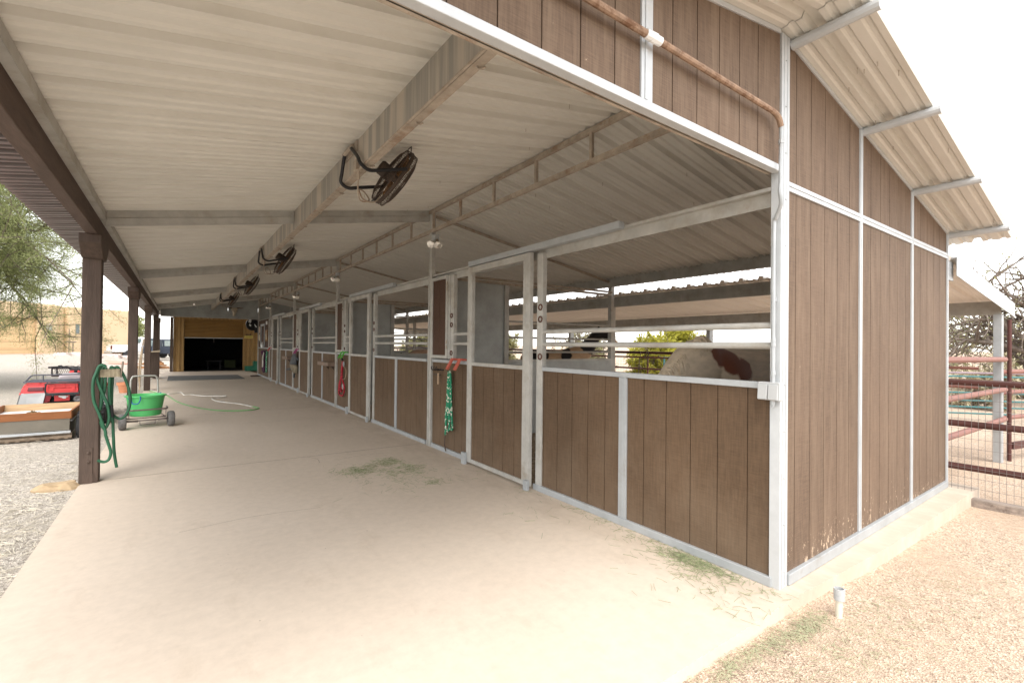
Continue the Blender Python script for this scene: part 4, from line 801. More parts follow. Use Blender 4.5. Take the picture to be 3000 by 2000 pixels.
# ------------------------------------------------------------------ hose on the first post
HOSE = {
'A': [(-3.516, 4.93, 1.173), (-3.532, 4.93, 1.192), (-3.552, 4.93, 1.195), (-3.572, 4.93, 1.176), (-3.587, 4.93, 1.124), (-3.608, 4.93, 1.051), (-3.613, 4.93, 0.946), (-3.601, 4.93, 0.825), (-3.566, 4.93, 0.717), (-3.536, 4.93, 0.61), (-3.511, 4.93, 0.517), (-3.507, 4.93, 0.473), (-3.478, 4.93, 0.36), (-3.467, 4.93, 0.298), (-3.479, 4.93, 0.238), (-3.508, 4.93, 0.214), (-3.54, 4.93, 0.219), (-3.568, 4.93, 0.238)],
'B': [(-3.55, 4.95, 1.188), (-3.575, 4.95, 1.139), (-3.587, 4.95, 1.076), (-3.57, 4.95, 0.996), (-3.538, 4.95, 0.899), (-3.507, 4.95, 0.807), (-3.491, 4.95, 0.725), (-3.486, 4.95, 0.645), (-3.5, 4.95, 0.577), (-3.521, 4.95, 0.547), (-3.537, 4.95, 0.57), (-3.551, 4.95, 0.624)],
'C': [(-3.465, 5.0, 1.15), (-3.479, 5.0, 1.172), (-3.487, 5.0, 1.134), (-3.492, 5.0, 1.026), (-3.493, 5.0, 0.924), (-3.487, 5.0, 0.827), (-3.476, 5.0, 0.74), (-3.468, 5.0, 0.664), (-3.46, 5.0, 0.582), (-3.457, 5.0, 0.501), (-3.454, 5.0, 0.443), (-3.448, 5.0, 0.319), (-3.438, 5.0, 0.218), (-3.424, 5.0, 0.13)],
'D': [(-3.463, 5.03, 1.148), (-3.447, 5.03, 1.167), (-3.43, 5.03, 1.164), (-3.396, 5.03, 1.109), (-3.365, 5.03, 1.025), (-3.338, 5.03, 0.925), (-3.327, 5.03, 0.825), (-3.335, 5.03, 0.732), (-3.364, 5.03, 0.657), (-3.402, 5.03, 0.628), (-3.435, 5.03, 0.641), (-3.461, 5.03, 0.667)],
'E': [(-3.522, 5.0, 1.167), (-3.525, 5.0, 1.044), (-3.531, 5.0, 0.937), (-3.548, 5.0, 0.841), (-3.563, 5.0, 0.73), (-3.555, 5.0, 0.863), (-3.554, 5.0, 0.991), (-3.552, 5.0, 1.082), (-3.545, 5.0, 1.168)],
'F': [(-3.472, 5.08, 1.163), (-3.476, 5.08, 1.037), (-3.48, 5.08, 0.873), (-3.485, 5.08, 0.737), (-3.48, 5.08, 0.873), (-3.48, 5.08, 1.037), (-3.486, 5.08, 1.157)],
}

t = thing('hose_hanger', 'flat weathered hose bracket screwed to the side of the first brown post', 'bracket', (-3.5, 5.03, 1.1))
mb = MB(); mb.box(-3.566, -3.41, 4.975, 5.11, 1.068, 1.15)
for k in range(5): mb.box(-3.56+.031*k, -3.544+.031*k, 4.969, 4.9748, 1.069, 1.149)
mb.build('bracket', M('weathered_bracket', (.34, .29, .20), .8, 0, .3, 20), t); mb = MB(); mb.bar((-3.405, 5.04, 1.06), (-3.392, 5.04, 1.225), .012, .1, up=(0, 1, 0)); mb.build('end_plate', rustd, t)
t = thing('garden_hose', 'dark green garden hose looped over the bracket on the first post', 'hose', (-3.5, 5.0, 1.15))
for k, p in HOSE.items(): MB().tube(smoothp(p, 7), .0135, 9).build('hose', hoseg, t, smooth=True)
mb = MB(); mb.tube([(-3.478, 4.985, .78), (-3.468, 4.985, .655)], .02, 9); mb.build('hose_fitting', blackm, t)

# ------------------------------------------------------------------ manure spreader
def spreader():
    t = thing('manure_spreader', 'ground-driven spreader with orange-brown board sides and a galvanised hopper', 'spreader', (-4.65, 8.5, -.04)); x0, x1 = -5.12, -4.18
    fr = MB(); fr.hexa([(x0, 8.02, .30), (x1, 8.02, .30), (x1, 8.045, .30), (x0, 8.045, .30), (x0, 7.99, .41), (x1, 7.99, .41), (x1, 8.015, .41), (x0, 8.015, .41)]); fr.build('side_board', woodo, t, bevel=.003)
    fr = MB(); fr.hexa([(x0, 9.10, .30), (x1, 9.10, .30), (x1, 9.125, .30), (x0, 9.125, .30), (x0, 9.14, .425), (x1, 9.14, .425), (x1, 9.165, .425), (x0, 9.165, .425)]); fr.build('side_board', woodl, t, bevel=.003)
    for x in (x0+.0005, x1-.0255): fr = MB(); fr.hexa([(x, 8.046, .30), (x+.025, 8.046, .30), (x+.025, 9.099, .30), (x, 9.099, .30), (x, 8.017, .41), (x+.025, 8.017, .41), (x+.025, 9.138, .425), (x, 9.138, .425)]); fr.build('end_board', woodo, t)
    gm = M('dull_steel', (.19, .172, .14), .6, .15, .15, 3, stain=(.14, .12, .09), stain_lo=.5, stain_hi=.8)
    mb = MB(); mb.hexa([(x0+.03, 8.06, .125), (x1-.03, 8.06, .125), (x1-.03, 8.068, .125), (x0+.03, 8.068, .125), (x0+.02, 8.03, .2985), (x1-.02, 8.03, .2985), (x1-.02, 8.038, .2985), (x0+.02, 8.038, .2985)])
    mb.hexa([(x0+.03, 8.82, .06), (x1-.03, 8.82, .06), (x1-.03, 8.828, .06), (x0+.03, 8.828, .06), (x0+.02, 9.10, .2985), (x1-.02, 9.10, .2985), (x1-.02, 9.108, .2985), (x0+.02, 9.108, .2985)])
    for x in (x0+.028, x1-.036): mb.hexa([(x, 8.07, .07), (x+.008, 8.07, .07), (x+.008, 8.81, .07), (x, 8.81, .07), (x, 8.04, .298), (x+.008, 8.04, .298), (x+.008, 9.09, .298), (x, 9.09, .298)])
    mb.build('hopper', gm, t)
    mb = MB(); mb.box(x0+.02, x1-.01, 8.035, 8.06, .085, .118)
    for k in range(6): mb.lathe([(.009, 0), (.009, -.004), (0, -.006)], (x0+.1+.15*k, 8.035, .1), 8, 'y')
    mb.build('flange', galv, t)
    mb = MB(); mb.box(x0, x1, 8.075, 8.8, .255, .262); mb.box(x0+.03, x1-.03, 8.05, 9.08, .318, .326); mb.build('liner', white, t)
    mb = MB(); mb.tube([(x0+.02, 8.08, .028), (x1-.0, 8.08, .028)], .03, 12); mb.box(x0+.02, x1, 8.065, 8.1, .062, .084)
    for k in range(9): mb.box(x0+.06+.1*k, x0+.1+.1*k, 8.05, 8.075, .0, .02)
    mb.build('beater_roller', M('muddy_steel', (.16, .12, .085), .85, 0, .35, 12), t)
    for x in (x0-.07, x1+.09):
        mb = MB(); mb.lathe([(.10, -.05), (.17, -.062), (.2, -.05), (.205, 0), (.2, .05), (.17, .062), (.10, .05)], (x, 8.30, .165), 26, 'x'); wv = mb.build('wheel', rubber, t, auto=True)
        mb = MB()
        for k in range(16):
            q = 2*pi*k/16; mb.bar((x-.05, 8.30+.2*cos(q), .165+.2*sin(q)), (x+.05, 8.30+.2*cos(q+.12), .165+.2*sin(q+.12)), .025, .02, up=(0, cos(q), sin(q)))
        mb.build('tread', rubber, wv); mb = MB(); mb.lathe([(0, -.04), (.1, -.03), (.1, .03), (0, .04)], (x, 8.30, .165), 16, 'x'); mb.build('hub', gm, wv)
    mb = MB(); mb.tube([(-4.65, 8.9, .12), (-4.55, 9.3, .2)], .025, 8); mb.build('drawbar', blackm, t)
    return t
spreader()
mb = MB()
for k in range(60):
    x, y = random.gauss(-4.66, .06), random.gauss(8.42, .08); r = .022; z = .327+max(0, .05-.4*((x+4.66)**2+(y-8.42)**2)**.5)
    mb.add([(x+r, y, z), (x, y+r, z), (x-r, y, z), (x, y-r, z), (x, y, z+r*1.2), (x, y, z-r)], [(0, 1, 4), (1, 2, 4), (2, 3, 4), (3, 0, 4), (1, 0, 5), (2, 1, 5), (3, 2, 5), (0, 3, 5)])
solo(mb, 'manure_heap', M('manure', (.13, .09, .045), .95, 0, .4, 30), 'small brown heap of manure lying in the spreader', 'manure')

# ------------------------------------------------------------------ ATV seen from behind
def atv():
    T = (-4.47, 9.42, -.045); t = thing('quad_bike', 'red quad bike with grey mud flaps parked behind the spreader', 'quad bike', T); W = .56
    B = lambda mb, n, m, p=None, **k: mb.build(n, m, p or t, local=True, **k)
    for x, y, r, hw in ((-.42, .27, .285, .13), (.42, .27, .285, .13), (-.40, 1.42, .28, .10), (.40, 1.42, .28, .10)):
        mb = MB(); mb.lathe([(.14, -hw*.8), (.22, -hw), (.265, -hw*.9), (r, -hw*.6), (r+.004, 0), (r, hw*.6), (.265, hw*.9), (.22, hw), (.14, hw*.8)], (x, y, r+.005), 28, 'x'); wv = B(mb, 'wheel', rubber, auto=True)
        mb = MB()
        for k in range(20):
            q = 2*pi*k/20
            for s in (-1, 1): mb.bar((x+s*.01, y+(r)*cos(q), r+r*sin(q)), (x+s*hw*.75, y+r*cos(q+.16), r+r*sin(q+.16)), .03, .028, up=(0, cos(q), sin(q)))
        B(mb, 'tread', rubber, wv); mb = MB(); mb.lathe([(0, -hw*.6), (.14, -hw*.5), (.14, hw*.5), (0, hw*.6)], (x, y, r), 16, 'x'); B(mb, 'rim', galvd, wv)
    # rear fenders: red shells with the tail lights, grey flaps below
    for s in (-1, 1):
        mb = MB(); pr = [(-.02, .62), (.0, .745), (.12, .80), (.5, .80), (.62, .70), (.60, .69), (.48, .775), (.14, .775), (.025, .735), (.01, .62)]
        V = []; 
        xa, xb, xc = (.20, .43, .50)
        rows = []
        for x, dz, dy in ((.18, 0, 0), (.44, 0, 0), (.50, -.06, .015), (.53, -.13, .03)): rows.append([(s*x, y+dy, z+dz*(1 if z > .65 else .2)) for y, z in pr])
        mb.loft(rows if s > 0 else rows[::-1]); fd = B(mb, 'rear_fender', redp, auto=True)
        mb = MB(); mb.hexa([(s*.43, -.035, .655), (s*.235, -.035, .655), (s*.235, -.0, .655), (s*.43, -.0, .655), (s*.42, -.022, .715), (s*.24, -.022, .715), (s*.24, .0, .715), (s*.42, .0, .715)]); B(mb, 'tail_light', M('tail_lens%d' % s, (.085, .003, .006), .25), bevel=.006)
        mb = MB(); mb.hexa([(s*.56, .02, .36), (s*.26, -.03, .36), (s*.26, -.02, .36), (s*.56, .035, .36), (s*.50, -.012, .62), (s*.215, -.025, .62), (s*.215, -.017, .62), (s*.5, -.003, .62)]); mb.hexa([(s*.575, .03, .36), (s*.59, .30, .36), (s*.58, .30, .36), (s*.565, .04, .36), (s*.51, .0, .66), (s*.535, .3, .68), (s*.525, .3, .68), (s*.50, .01, .66)]); B(mb, 'mud_flap', greyp)
    mb = MB(); mb.box(-.185, .185, -.06, .12, .615, .685); mb.box(-.182, .182, -.056, .12, .692, .765); mb.box(-.18, .18, -.05, .12, .685, .692)
    for x in (-.12, 0, .12): mb.box(x-.03, x+.03, -.0625, -.0565, .70, .758)
    for x in (-.13, .13): mb.box(x-.02, x+.02, -.07, -.0605, .645, .70)
    B(mb, 'tool_box', redp, bevel=.008)
    mb = MB(); mb.tube(smoothp([(-.2, -.085, .605), (-.21, -.085, .66), (-.205, -.085, .74), (-.17, -.085, .775), (.17, -.085, .775), (.205, -.085, .74), (.21, -.085, .66), (.2, -.085, .605)], 4), .012, 7, closed=True); mb.box(-.2, .2, -.09, -.06, .575, .612); B(mb, 'box_guard', blackm, smooth=False)
    mb = MB(); mb.box(-.11, .08, -.03, .02, .475, .572); B(mb, 'licence_panel', redp, bevel=.004); mb = MB(); mb.prism([(-.06, .555), (-.055, .545), (-.02, .53), (.0, .515), (.03, .512), (.035, .535), (.06, .54), (.062, .553), (.03, .552), (.028, .562), (-.05, .565)], 'y', -.034, -.0305); B(mb, 'torn_sticker', white)
    mb = MB(); mb.prism([(-.24, .60), (-.14, .60), (-.17, .47), (-.25, .45)], 'y', .0, .02); mb.prism([(.24, .60), (.14, .60), (.17, .47), (.25, .45)], 'y', .0, .02); B(mb, 'inner_fender', M('deep_red', (.22, .01, .015), .4))
    mb = MB(); mb.box(-.22, .22, .1, 1.5, .3, .55); mb.tube([(-.4, .27, .29), (.4, .27, .29)], .04, 8); mb.tube([(-.4, 1.42, .28), (.4, 1.42, .28)], .03, 8); mb.box(-.16, .16, .5, 1.3, .55, .7); B(mb, 'chassis', blackm)
    mb = MB(); mb.tube([(.18, -.04, .50), (.18, .5, .47)], .055, 12); mb.lathe([(.052, -.045), (.04, -.048), (.02, -.045), (0, -.03)], (.18, 0, .50), 12, 'y'); B(mb, 'muffler', M('muffler', (.15, .14, .14), .5, .5), auto=True)
    mb = MB()
    for y, z, hw in ((-.02, .80, .47), (.16, .80, .47), (.34, .80, .47), (.5, .80, .47)): mb.tube([(-hw, y, z), (hw, y, z)], .011, 7)
    for s in (-1, 1):
        mb.tube([(s*.47, -.02, .80), (s*.47, .5, .80)], .011, 7); mb.tube([(s*.30, -.02, .80), (s*.30, .5, .80)], .008, 6)
        mb.tube(smoothp([(s*.46, .0, .80), (s*.42, .0, .86), (s*.38, .0, .905), (s*.30, .0, .912), (0, .0, .912)], 4), .011, 7); mb.tube([(s*.25, 0, .80), (s*.25, 0, .91)], .010, 6); mb.tube([(s*.2, .0, .775), (s*.2, .0, .80)], .01, 6)
    B(mb, 'rear_rack', M('rack_steel', (.08, .085, .10), .45, .3))
    mb = MB(); mb.loft([[(-.13+.0, y, z-.10), (.13, y, z-.10), (.15, y, z-.02), (.08, y, z+.01), (-.08, y, z+.01), (-.15, y, z-.02)] for y, z in ((.5, .86), (.6, .90), (.9, .86), (1.1, .86), (1.2, .88))]); B(mb, 'seat', M('highlight_seat', (.33, .30, .31), .6, 0, .15, 6), smooth=False, bevel=.02)  # pale grey takes the highlight on the seat top into the colour
    mb = MB(); mb.loft([[(-.14, y, .6), (.14, y, .6), (.11, y, z), (-.11, y, z)] for y, z in ((1.0, .84), (1.3, .92), (1.6, .84))]); mb.box(-.5, .5, 1.25, 1.75, .60, .64); mb.box(-.3, .3, 1.55, 1.8, .5, .75); B(mb, 'front_body', redp, bevel=.02)
    mb = MB(); mb.tube(smoothp([(-.22, 1.0, 1.0), (-.12, 1.08, 1.0), (-.05, 1.12, .95), (0, 1.13, .93), (.05, 1.12, .95), (.12, 1.08, 1.0), (.22, 1.0, 1.0)], 4), .012, 7); mb.tube([(0, 1.13, .7), (0, 1.12, .95)], .02, 7); mb.tube(smoothp([(-.15, 1.02, 1.0), (-.1, 1.0, 1.02), (0, 1.05, 1.0), (.07, 1.1, .9)], 4), .005, 5); mb.tube(smoothp([(.12, 1.02, 1.0), (.08, 1.0, 1.03), (.0, 1.05, .98), (-.02, 1.1, .88)], 4), .005, 5); mb.box(-.08, .08, 1.05, 1.15, .93, .97); B(mb, 'handlebar', blackm)
    for s in (-1, 1):
        mb = MB(); mb.tube([(s*.20, 1.02, 1.0), (s*.34, .93, .995)], .017, 9); mb.box(s*.2-.025, s*.2+.025, 1.0, 1.05, .975, 1.03); B(mb, 'hand_grip', rubber)
    mb = MB(); x0, x1, y0, y1, z0, z1 = -.36, .36, 1.35, 1.8, .82, .96
    for z in (z0, z1): mb.tube([(x0, y0, z), (x1, y0, z), (x1, y1, z), (x0, y1, z)], .014, 6, closed=True)
    for x in (x0, x1):
        for y in (y0, y1): mb.tube([(x, y, z0), (x, y, z1)], .014, 6)
    for k in range(26):
        u = x0+(x1-x0)*k/25
        for d in (-.06, .06):
            if x0 <= u+d <= x1: mb.tube([(u, y0, z0), (u+d, y0, z1)], .003, 4)
    B(mb, 'front_basket', blackm)
atv()
t = thing('flower_pot', 'terracotta flower pot on the gravel by the second brown post', 'pot', (-4.12, 15.8, -.03)); mb = MB(); mb.lathe([(0, -.02), (.125, -.02), (.165, .20), (.19, .20), (.195, .275), (.175, .275), (.165, .22), (0, .2)], (-4.12, 15.8, -.0), 28); mb.build('pot', terra, t, auto=True)
mb = MB(); mb.lathe([(0, .21), (.165, .205)], (-4.12, 15.8, 0), 20); mb.build('soil', bark, t)
t = thing('leaning_pole', 'long pale wooden pole leaning beside the third brown post', 'pole', (-3.9, 15.4, 0)); MB().tube([(-3.92, 15.35, -.02), (-3.86, 15.75, 1.95)], [.021, .017], 8).build('shaft', M('pole_wood', (.45, .33, .23), .6, 0, .15, 5), t); MB().tube([(-3.895, 15.5, .8), (-3.89, 15.53, .95)], .024, 8).build('grip', galvd, t)
t = hang_rope('lead_rope', 'tan frayed rope hanging on the far side of the third post', 'rope', M('tan_rope', (.42, .33, .23), .9, 0, .4, 60), [[(-3.75, 15.9, 1.25), (-3.80, 15.75, .9), (-3.82, 15.7, .5), (-3.80, 15.75, .2), (-3.78, 15.8, .16)], [(-3.75, 15.9, 1.25), (-3.77, 15.7, .8), (-3.79, 15.72, .3), (-3.80, 15.68, .05)]], .018)
t = thing('tool_box', 'brown wooden box with pale lid fixed at the fourth brown post', 'box', (-3.66, 21.5, .5)); mb = MB(); mb.box(-3.76, -3.50, 21.3, 21.75, .05, 1.02); mb.build('box_body', bwood, t, bevel=.01); mb = MB(); mb.hexa([(-3.78, 21.26, 1.021), (-3.48, 21.26, 1.021), (-3.48, 21.77, 1.021), (-3.78, 21.77, 1.021), (-3.78, 21.26, 1.05), (-3.48, 21.26, 1.10), (-3.48, 21.77, 1.10), (-3.78, 21.77, 1.05)]); mb.build('lid', M('pale_lid', (.52, .42, .30), .6), t)
mb = MB()
for k in range(40):
    x, y = random.gauss(-3.95, .3), random.gauss(30.5, .4); a = random.uniform(-.7, .7); z = .02+max(0, .42-.9*abs(x+3.95)); mb.bar((x-.3*cos(a), y-.3*sin(a), z), (x+.3*cos(a), y+.3*sin(a), z-.08), .09, .06)
tag(mb.build('bark_heap', M('orange_bark', (.36, .19, .09), .9, 0, .3, 8)), 'heap of orange-brown split wood left of the yellow shed', 'wood pile')

# ------------------------------------------------------------------ house, driveway and yard
def house():
    d = Vector((.743, .669, 0)); n = Vector((.669, -.743, 0)); O = Vector((-12.34, 42.76, .38))
    t = thing('adobe_house', 'flat-roofed tan stucco house with a garage door across the yard', 'house', tuple(O))
    P = lambda u, v, z: O+d*u+n*v+Vector((0, 0, z))
    def blk(mb, u0, u1, v0, v1, z0, z1): mb.hexa([P(u0, v0, z0), P(u1, v0, z0), P(u1, v1, z0), P(u0, v1, z0), P(u0, v0, z1), P(u1, v0, z1), P(u1, v1, z1), P(u0, v1, z1)])
    H = 3.62
    mb = MB(); blk(mb, -9, -2.4, -9, 0, -1, H); blk(mb, 2.05, 3.25, -9, 0, -1, H); blk(mb, -2.399, 2.049, -9, -.0, 2.52, H); blk(mb, -2.399, 2.049, -9, -.35, -1, 2.519); mb.build('wall', stucco, t, bevel=.12)
    mb = MB(); blk(mb, 3.26, 4.05, -9, -.55, -1, H-.03); blk(mb, 4.06, 9, -9, -.22, -1, H-.06); mb.build('wing_wall', stucco, t, bevel=.12)
    mb = MB()
    for k in range(5): blk(mb, -2.39, 2.04, -.34, -.25, -.1+.52*k, .40+.52*k)
    for k in range(5):
        for j in range(4): blk(mb, -2.25+1.1*j, -1.35+1.1*j, -.249, -.235, .0+.52*k, .30+.52*k)
    mb.build('garage_door', garage, t)
    mb = MB(); blk(mb, 4.5, 4.78, -.218, -.20, 1.55, 2.3); wdw = mb.build('window', M('window_frame', (.3, .25, .2), .6), t); mb = MB(); blk(mb, 4.54, 4.74, -.1995, -.19, 1.6, 2.25); mb.build('pane', M('window_pane', (.15, .18, .2), .1, .3), wdw)
    l = thing('wall_lantern', 'dark metal lantern on the house wall right of the garage door', 'lantern', tuple(P(2.62, .1, 2.0)))
    mb = MB(); blk(mb, 2.55, 2.69, .002, .03, 1.85, 2.2); blk(mb, 2.5, 2.74, .04, .26, 1.72, 1.76); blk(mb, 2.5, 2.74, .04, .26, 2.06, 2.1); mb.hexa([P(2.5, .04, 2.1), P(2.74, .04, 2.1), P(2.74, .26, 2.1), P(2.5, .26, 2.1), P(2.6, .13, 2.25), P(2.64, .13, 2.25), P(2.64, .17, 2.25), P(2.6, .17, 2.25)])
    for u in (2.5, 2.72):
        for v in (.04, .24): blk(mb, u, u+.02, v, v+.02, 1.76, 2.06)
    mb.build('lantern_frame', MATS['rusty_pipe'], l); mb = MB(); blk(mb, 2.525, 2.715, .065, .235, 1.765, 2.055); mb.build('lantern_glass', greyp, l)
    s = thing('garden_ornament', 'thin dark metal stand with a flat top against the house', 'stand', tuple(P(3.5, .9, 0))); mb = MB(); q = lambda u, v, z: tuple(P(u, v, z)); mb.tube([q(3.35, .9, -.1), q(3.35, .9, 1.9)], .03, 6); mb.tube([q(3.6, .9, -.1), q(3.6, .9, .95)], .035, 6); mb.tube([q(3.1, .9, .95), q(3.8, .9, .95)], .04, 6); mb.tube([q(3.28, .9, 1.5), q(3.45, .9, 1.5)], .03, 6); mb.build('stand', bark, s)
    mb = MB(); pts = [P(-8, .0, 0), P(2.3, 0, 0), P(1.5, 9.5, 0), P(-8, 9.5, 0)]
    V = [(p.x, p.y, float(gz(p.x, p.y))+.045) for p in pts]; cs = M('red_concrete', (.52, .30, .23), .85, 0, .06, 2)
    mb.add(V+[(x, y, z-.1) for x, y, z in V], [(0, 3, 2, 1), (4, 5, 6, 7), (0, 1, 5, 4), (1, 2, 6, 5), (2, 3, 7, 6), (3, 0, 4, 7)]); tag(mb.build('driveway', cs), None, None, kind='structure')
house()
k = 0
for x, y, sx, sz, lb in ((-8.9, 39.9, .6, .32, 'broad pale boulder at the left end of the row before the house'), (-8.2, 40.3, .75, .36, 'large pale boulder in the middle of the row before the house'), (-7.6, 41.2, .5, .28, 'pale boulder seen just left of the first brown post'), (-7.1, 45.3, .8, .35, 'pale boulder seen just right of the first brown post'), (-6.45, 45.8, .6, .38, 'rounded pale boulder farthest right of the row, below the pipe fence')):
    k += 1; rock((x, y, float(gz(x, y))-.02), (sx, sx*.7, sz), 20+k, rockp, lb, 'pale boulders in the yard')
# pipe fence behind the bushes
t = thing('pipe_fence', 'dark pipe rail fence before the bushes across the yard', 'fence', (-8, 60, 0))
A, Bp = Vector((-12.5, 62, 0)), Vector((-4.0, 62.5, 0))
for z in (.45, .95, 1.4): MB().tube([A+Vector((0, 0, z)), Bp+Vector((0, 0, z))], .045, 6).build('rail', bark, t)
for i in range(7): p = A.lerp(Bp, i/6); MB().tube([p, p+Vector((0, 0, 1.6))], .07, 6).build('post', bark, t)

def pickup():
    t = thing('pickup_truck', 'white pickup truck parked across the yard behind the posts', 'pickup', (-5.1, 48.6, .0), rz=radians(-62)); B = lambda mb, n, m, p=None, **k: mb.build(n, m, p or t, local=True, **k)
    wp = M('white_paint', (.72, .73, .74), .25, 0, .03, 2, coat=.4); gl = M('tinted_glass', (.10, .17, .19), .05, .3)
    mb = MB(); mb.prism([(-2.7, .55), (2.6, .55), (2.68, .75), (2.6, 1.05), (1.1, 1.12), (-.75, 1.14), (-2.7, 1.12)], 'x', -.92, .92); B(mb, 'body', wp, bevel=.05)
    mb = MB(); mb.prism([(-.75, 1.141), (1.1, 1.121), (.45, 1.75), (-.55, 1.78)], 'x', -.80, .80); B(mb, 'cab', wp, bevel=.06)
    for s in (-1, 1):
        mb = MB(); mb.prism([(-.60, 1.2), (.15, 1.2), (.15, 1.68), (-.48, 1.7)], 'x', s*.802, s*.812); mb.prism([(.2, 1.2), (.85, 1.2), (.42, 1.66), (.2, 1.68)], 'x', s*.802, s*.812); B(mb, 'side_window', gl)
        mb = MB(); mb.box(s*.78-.1, s*.78+.1, -2.74, -2.69, .8, 1.08); B(mb, 'tail_light', MATS['tail_lens1'])
    mb = MB(); mb.box(-.65, .65, -.71, -.66, 1.25, 1.65); B(mb, 'rear_window', gl)
    mb = MB(); mb.box(-.9, .9, -2.85, -2.705, .48, .68); B(mb, 'bumper', galvd)
    for x in (-.82, .82):
        for y in (-1.6, 1.7): mb = MB(); mb.lathe([(0, -.12), (.3, -.12), (.37, -.09), (.37, .09), (.3, .12), (0, .12)], (x, y, .37), 20, 'x'); B(mb, 'wheel', rubber, auto=True)
pickup()
def suv():
    t = thing('off_road_car', 'dark off-road car with an open door beyond the shed corner', 'car', (-3.55, 44.2, .0), rz=radians(8)); B = lambda mb, n, m, p=None, **k: mb.build(n, m, p or t, local=True, **k)
    nv = M('navy_paint', (.025, .035, .055), .3, 0, .05, 3, coat=.3)
    mb = MB(); mb.prism([(-1.6, .5), (1.6, .5), (1.65, .9), (.9, 1.0), (-1.6, 1.05)], 'y', -.8, .8); B(mb, 'body', nv, bevel=.05)
    mb = MB(); mb.prism([(-1.55, 1.051), (.75, 1.01), (.35, 1.6), (-1.5, 1.62)], 'y', -.7, .7); B(mb, 'cab', nv, bevel=.05)
    mb = MB(); mb.hexa([(-1.2, -1.6, .55), (-1.14, -1.6, .55), (-.45, -.82, .55), (-.5, -.82, .55), (-1.1, -1.5, 1.5), (-1.05, -1.5, 1.5), (-.45, -.82, 1.55), (-.5, -.82, 1.55)]); B(mb, 'open_door', nv)
    mb = MB(); mb.prism([(-1.3, 1.1), (-.4, 1.09), (-.45, 1.5), (-1.3, 1.52)], 'y', -.715, -.703); mb.prism([(-.3, 1.09), (.55, 1.07), (.28, 1.5), (-.3, 1.5)], 'y', -.715, -.703); B(mb, 'side_window', M('pale_glass', (.3, .36, .36), .1, .2))
    for y in (-.75, .75):
        for x in (-1.0, 1.05): mb = MB(); mb.lathe([(0, -.11), (.28, -.11), (.35, -.08), (.35, .08), (.28, .11), (0, .11)], (x, y, .35), 18, 'y'); B(mb, 'wheel', rubber, auto=True)
suv()

# ------------------------------------------------------------------ trees and bushes
def leaf_mesh(pts, dirs, size, name, mat, parent, aspect=.35, jitter=.6):
    P = np.array(pts); n = len(P); D = np.array(dirs)+rng.normal(0, jitter, (n, 3)); D /= np.linalg.norm(D, axis=1)[:, None]+1e-9
    Q = np.cross(D, rng.normal(0, 1, (n, 3))); Q /= np.linalg.norm(Q, axis=1)[:, None]+1e-9
    s = size*rng.uniform(.6, 1.35, n)[:, None]; o = np.array(ORG.get(parent.name, (0, 0, 0)))
    V = np.concatenate([P-D*s*.1, P+D*s*.45+Q*s*aspect*.5, P+D*s, P+D*s*.45-Q*s*aspect*.5], 1).reshape(-1, 3)-o
    me = bpy.data.meshes.new(name); me.vertices.add(len(V)); me.vertices.foreach_set('co', V.ravel().astype(np.float32))
    me.loops.add(4*n); me.loops.foreach_set('vertex_index', np.arange(4*n, dtype=np.int32)); me.polygons.add(n); me.polygons.foreach_set('loop_start', np.arange(0, 4*n, 4, dtype=np.int32)); me.polygons.foreach_set('loop_total', np.full(n, 4, dtype=np.int32)); me.update(); me.validate(); me.materials.append(mat)
    ob = bpy.data.objects.new(name, me); COL.objects.link(ob); ob.parent = parent; ORG[ob.name] = tuple(o); return ob
def tree(name, label, cat, base, H, seed, leafm, n_leaf, leaf, barkm=bark, levels=4, spread=.9, droop=.15, trunk_r=.14, first=.25, kids=(5, 5, 5, 4), aspect=.35, group=None, lean=(0, 0), lr=.62, flat=0, leaf_t=.15, jit=.6, scat=.35):
    rd = random.Random(seed); t = thing(name, label, cat, base, group); mb = MB(); lp = []; ld = []
    def grow(p, d, L_, r, lv):
        n = 5 if lv < levels-1 else 4; pts = [p]; dd = d.copy(); q = p.copy()
        for i in range(n):
            dd = (dd+Vector((rd.uniform(-.25, .25), rd.uniform(-.25, .25), rd.uniform(-.2, .2)-droop*(lv/levels)*.9))).normalized(); q = q+dd*(L_/n); pts.append(q.copy())
        seg = (9, 7, 5, 4, 3)[min(lv, 4)]; mb.tube(pts, [max(.003, r*(1-.6*i/n)) for i in range(n+1)], seg, caps=False)
        if lv >= levels-2:
            m = n_leaf
            for _ in range(m if lv == levels-1 else m//4):
                u = rd.uniform(leaf_t, 1)*n; i = min(int(u), n-1); c = pts[i].lerp(pts[i+1], u-i); lp.append(c+Vector((rd.gauss(0, leaf*scat), rd.gauss(0, leaf*scat), rd.gauss(0, leaf*scat)))); ld.append(tuple((pts[i+1]-pts[i]).normalized()))
        if lv < levels-1:
            for k in range(kids[lv]):
                u = (first if lv == 0 else .15)+(1-(first if lv == 0 else .15))*(k+rd.random())/kids[lv]; u *= n; i = min(int(u), n-1); c = pts[i].lerp(pts[i+1], u-i); ax = (pts[i+1]-pts[i]).normalized()
                o = ax.orthogonal().normalized(); o.rotate(Matrix.Rotation(rd.uniform(0, 2*pi), 3, ax)); nd = (ax*(1-spread*.62)+o*spread)
                nd.z = nd.z*(1-flat) + .12*(lv < 2); nd.normalize(); grow(c, nd, L_*rd.uniform(lr-.14, lr+.12), max(.004, r*.5), lv+1)
    grow(Vector(base)+Vector((0, 0, -.05)), Vector((lean[0], lean[1], 1)).normalized(), H*.55, trunk_r, 0)
    mb.build('trunk', barkm, t, smooth=True)
    if lp: leaf_mesh(lp, ld, leaf, 'crown', leafm, t, aspect, jit)
    return t
G = lambda x, y: (x, y, float(gz(x, y)))
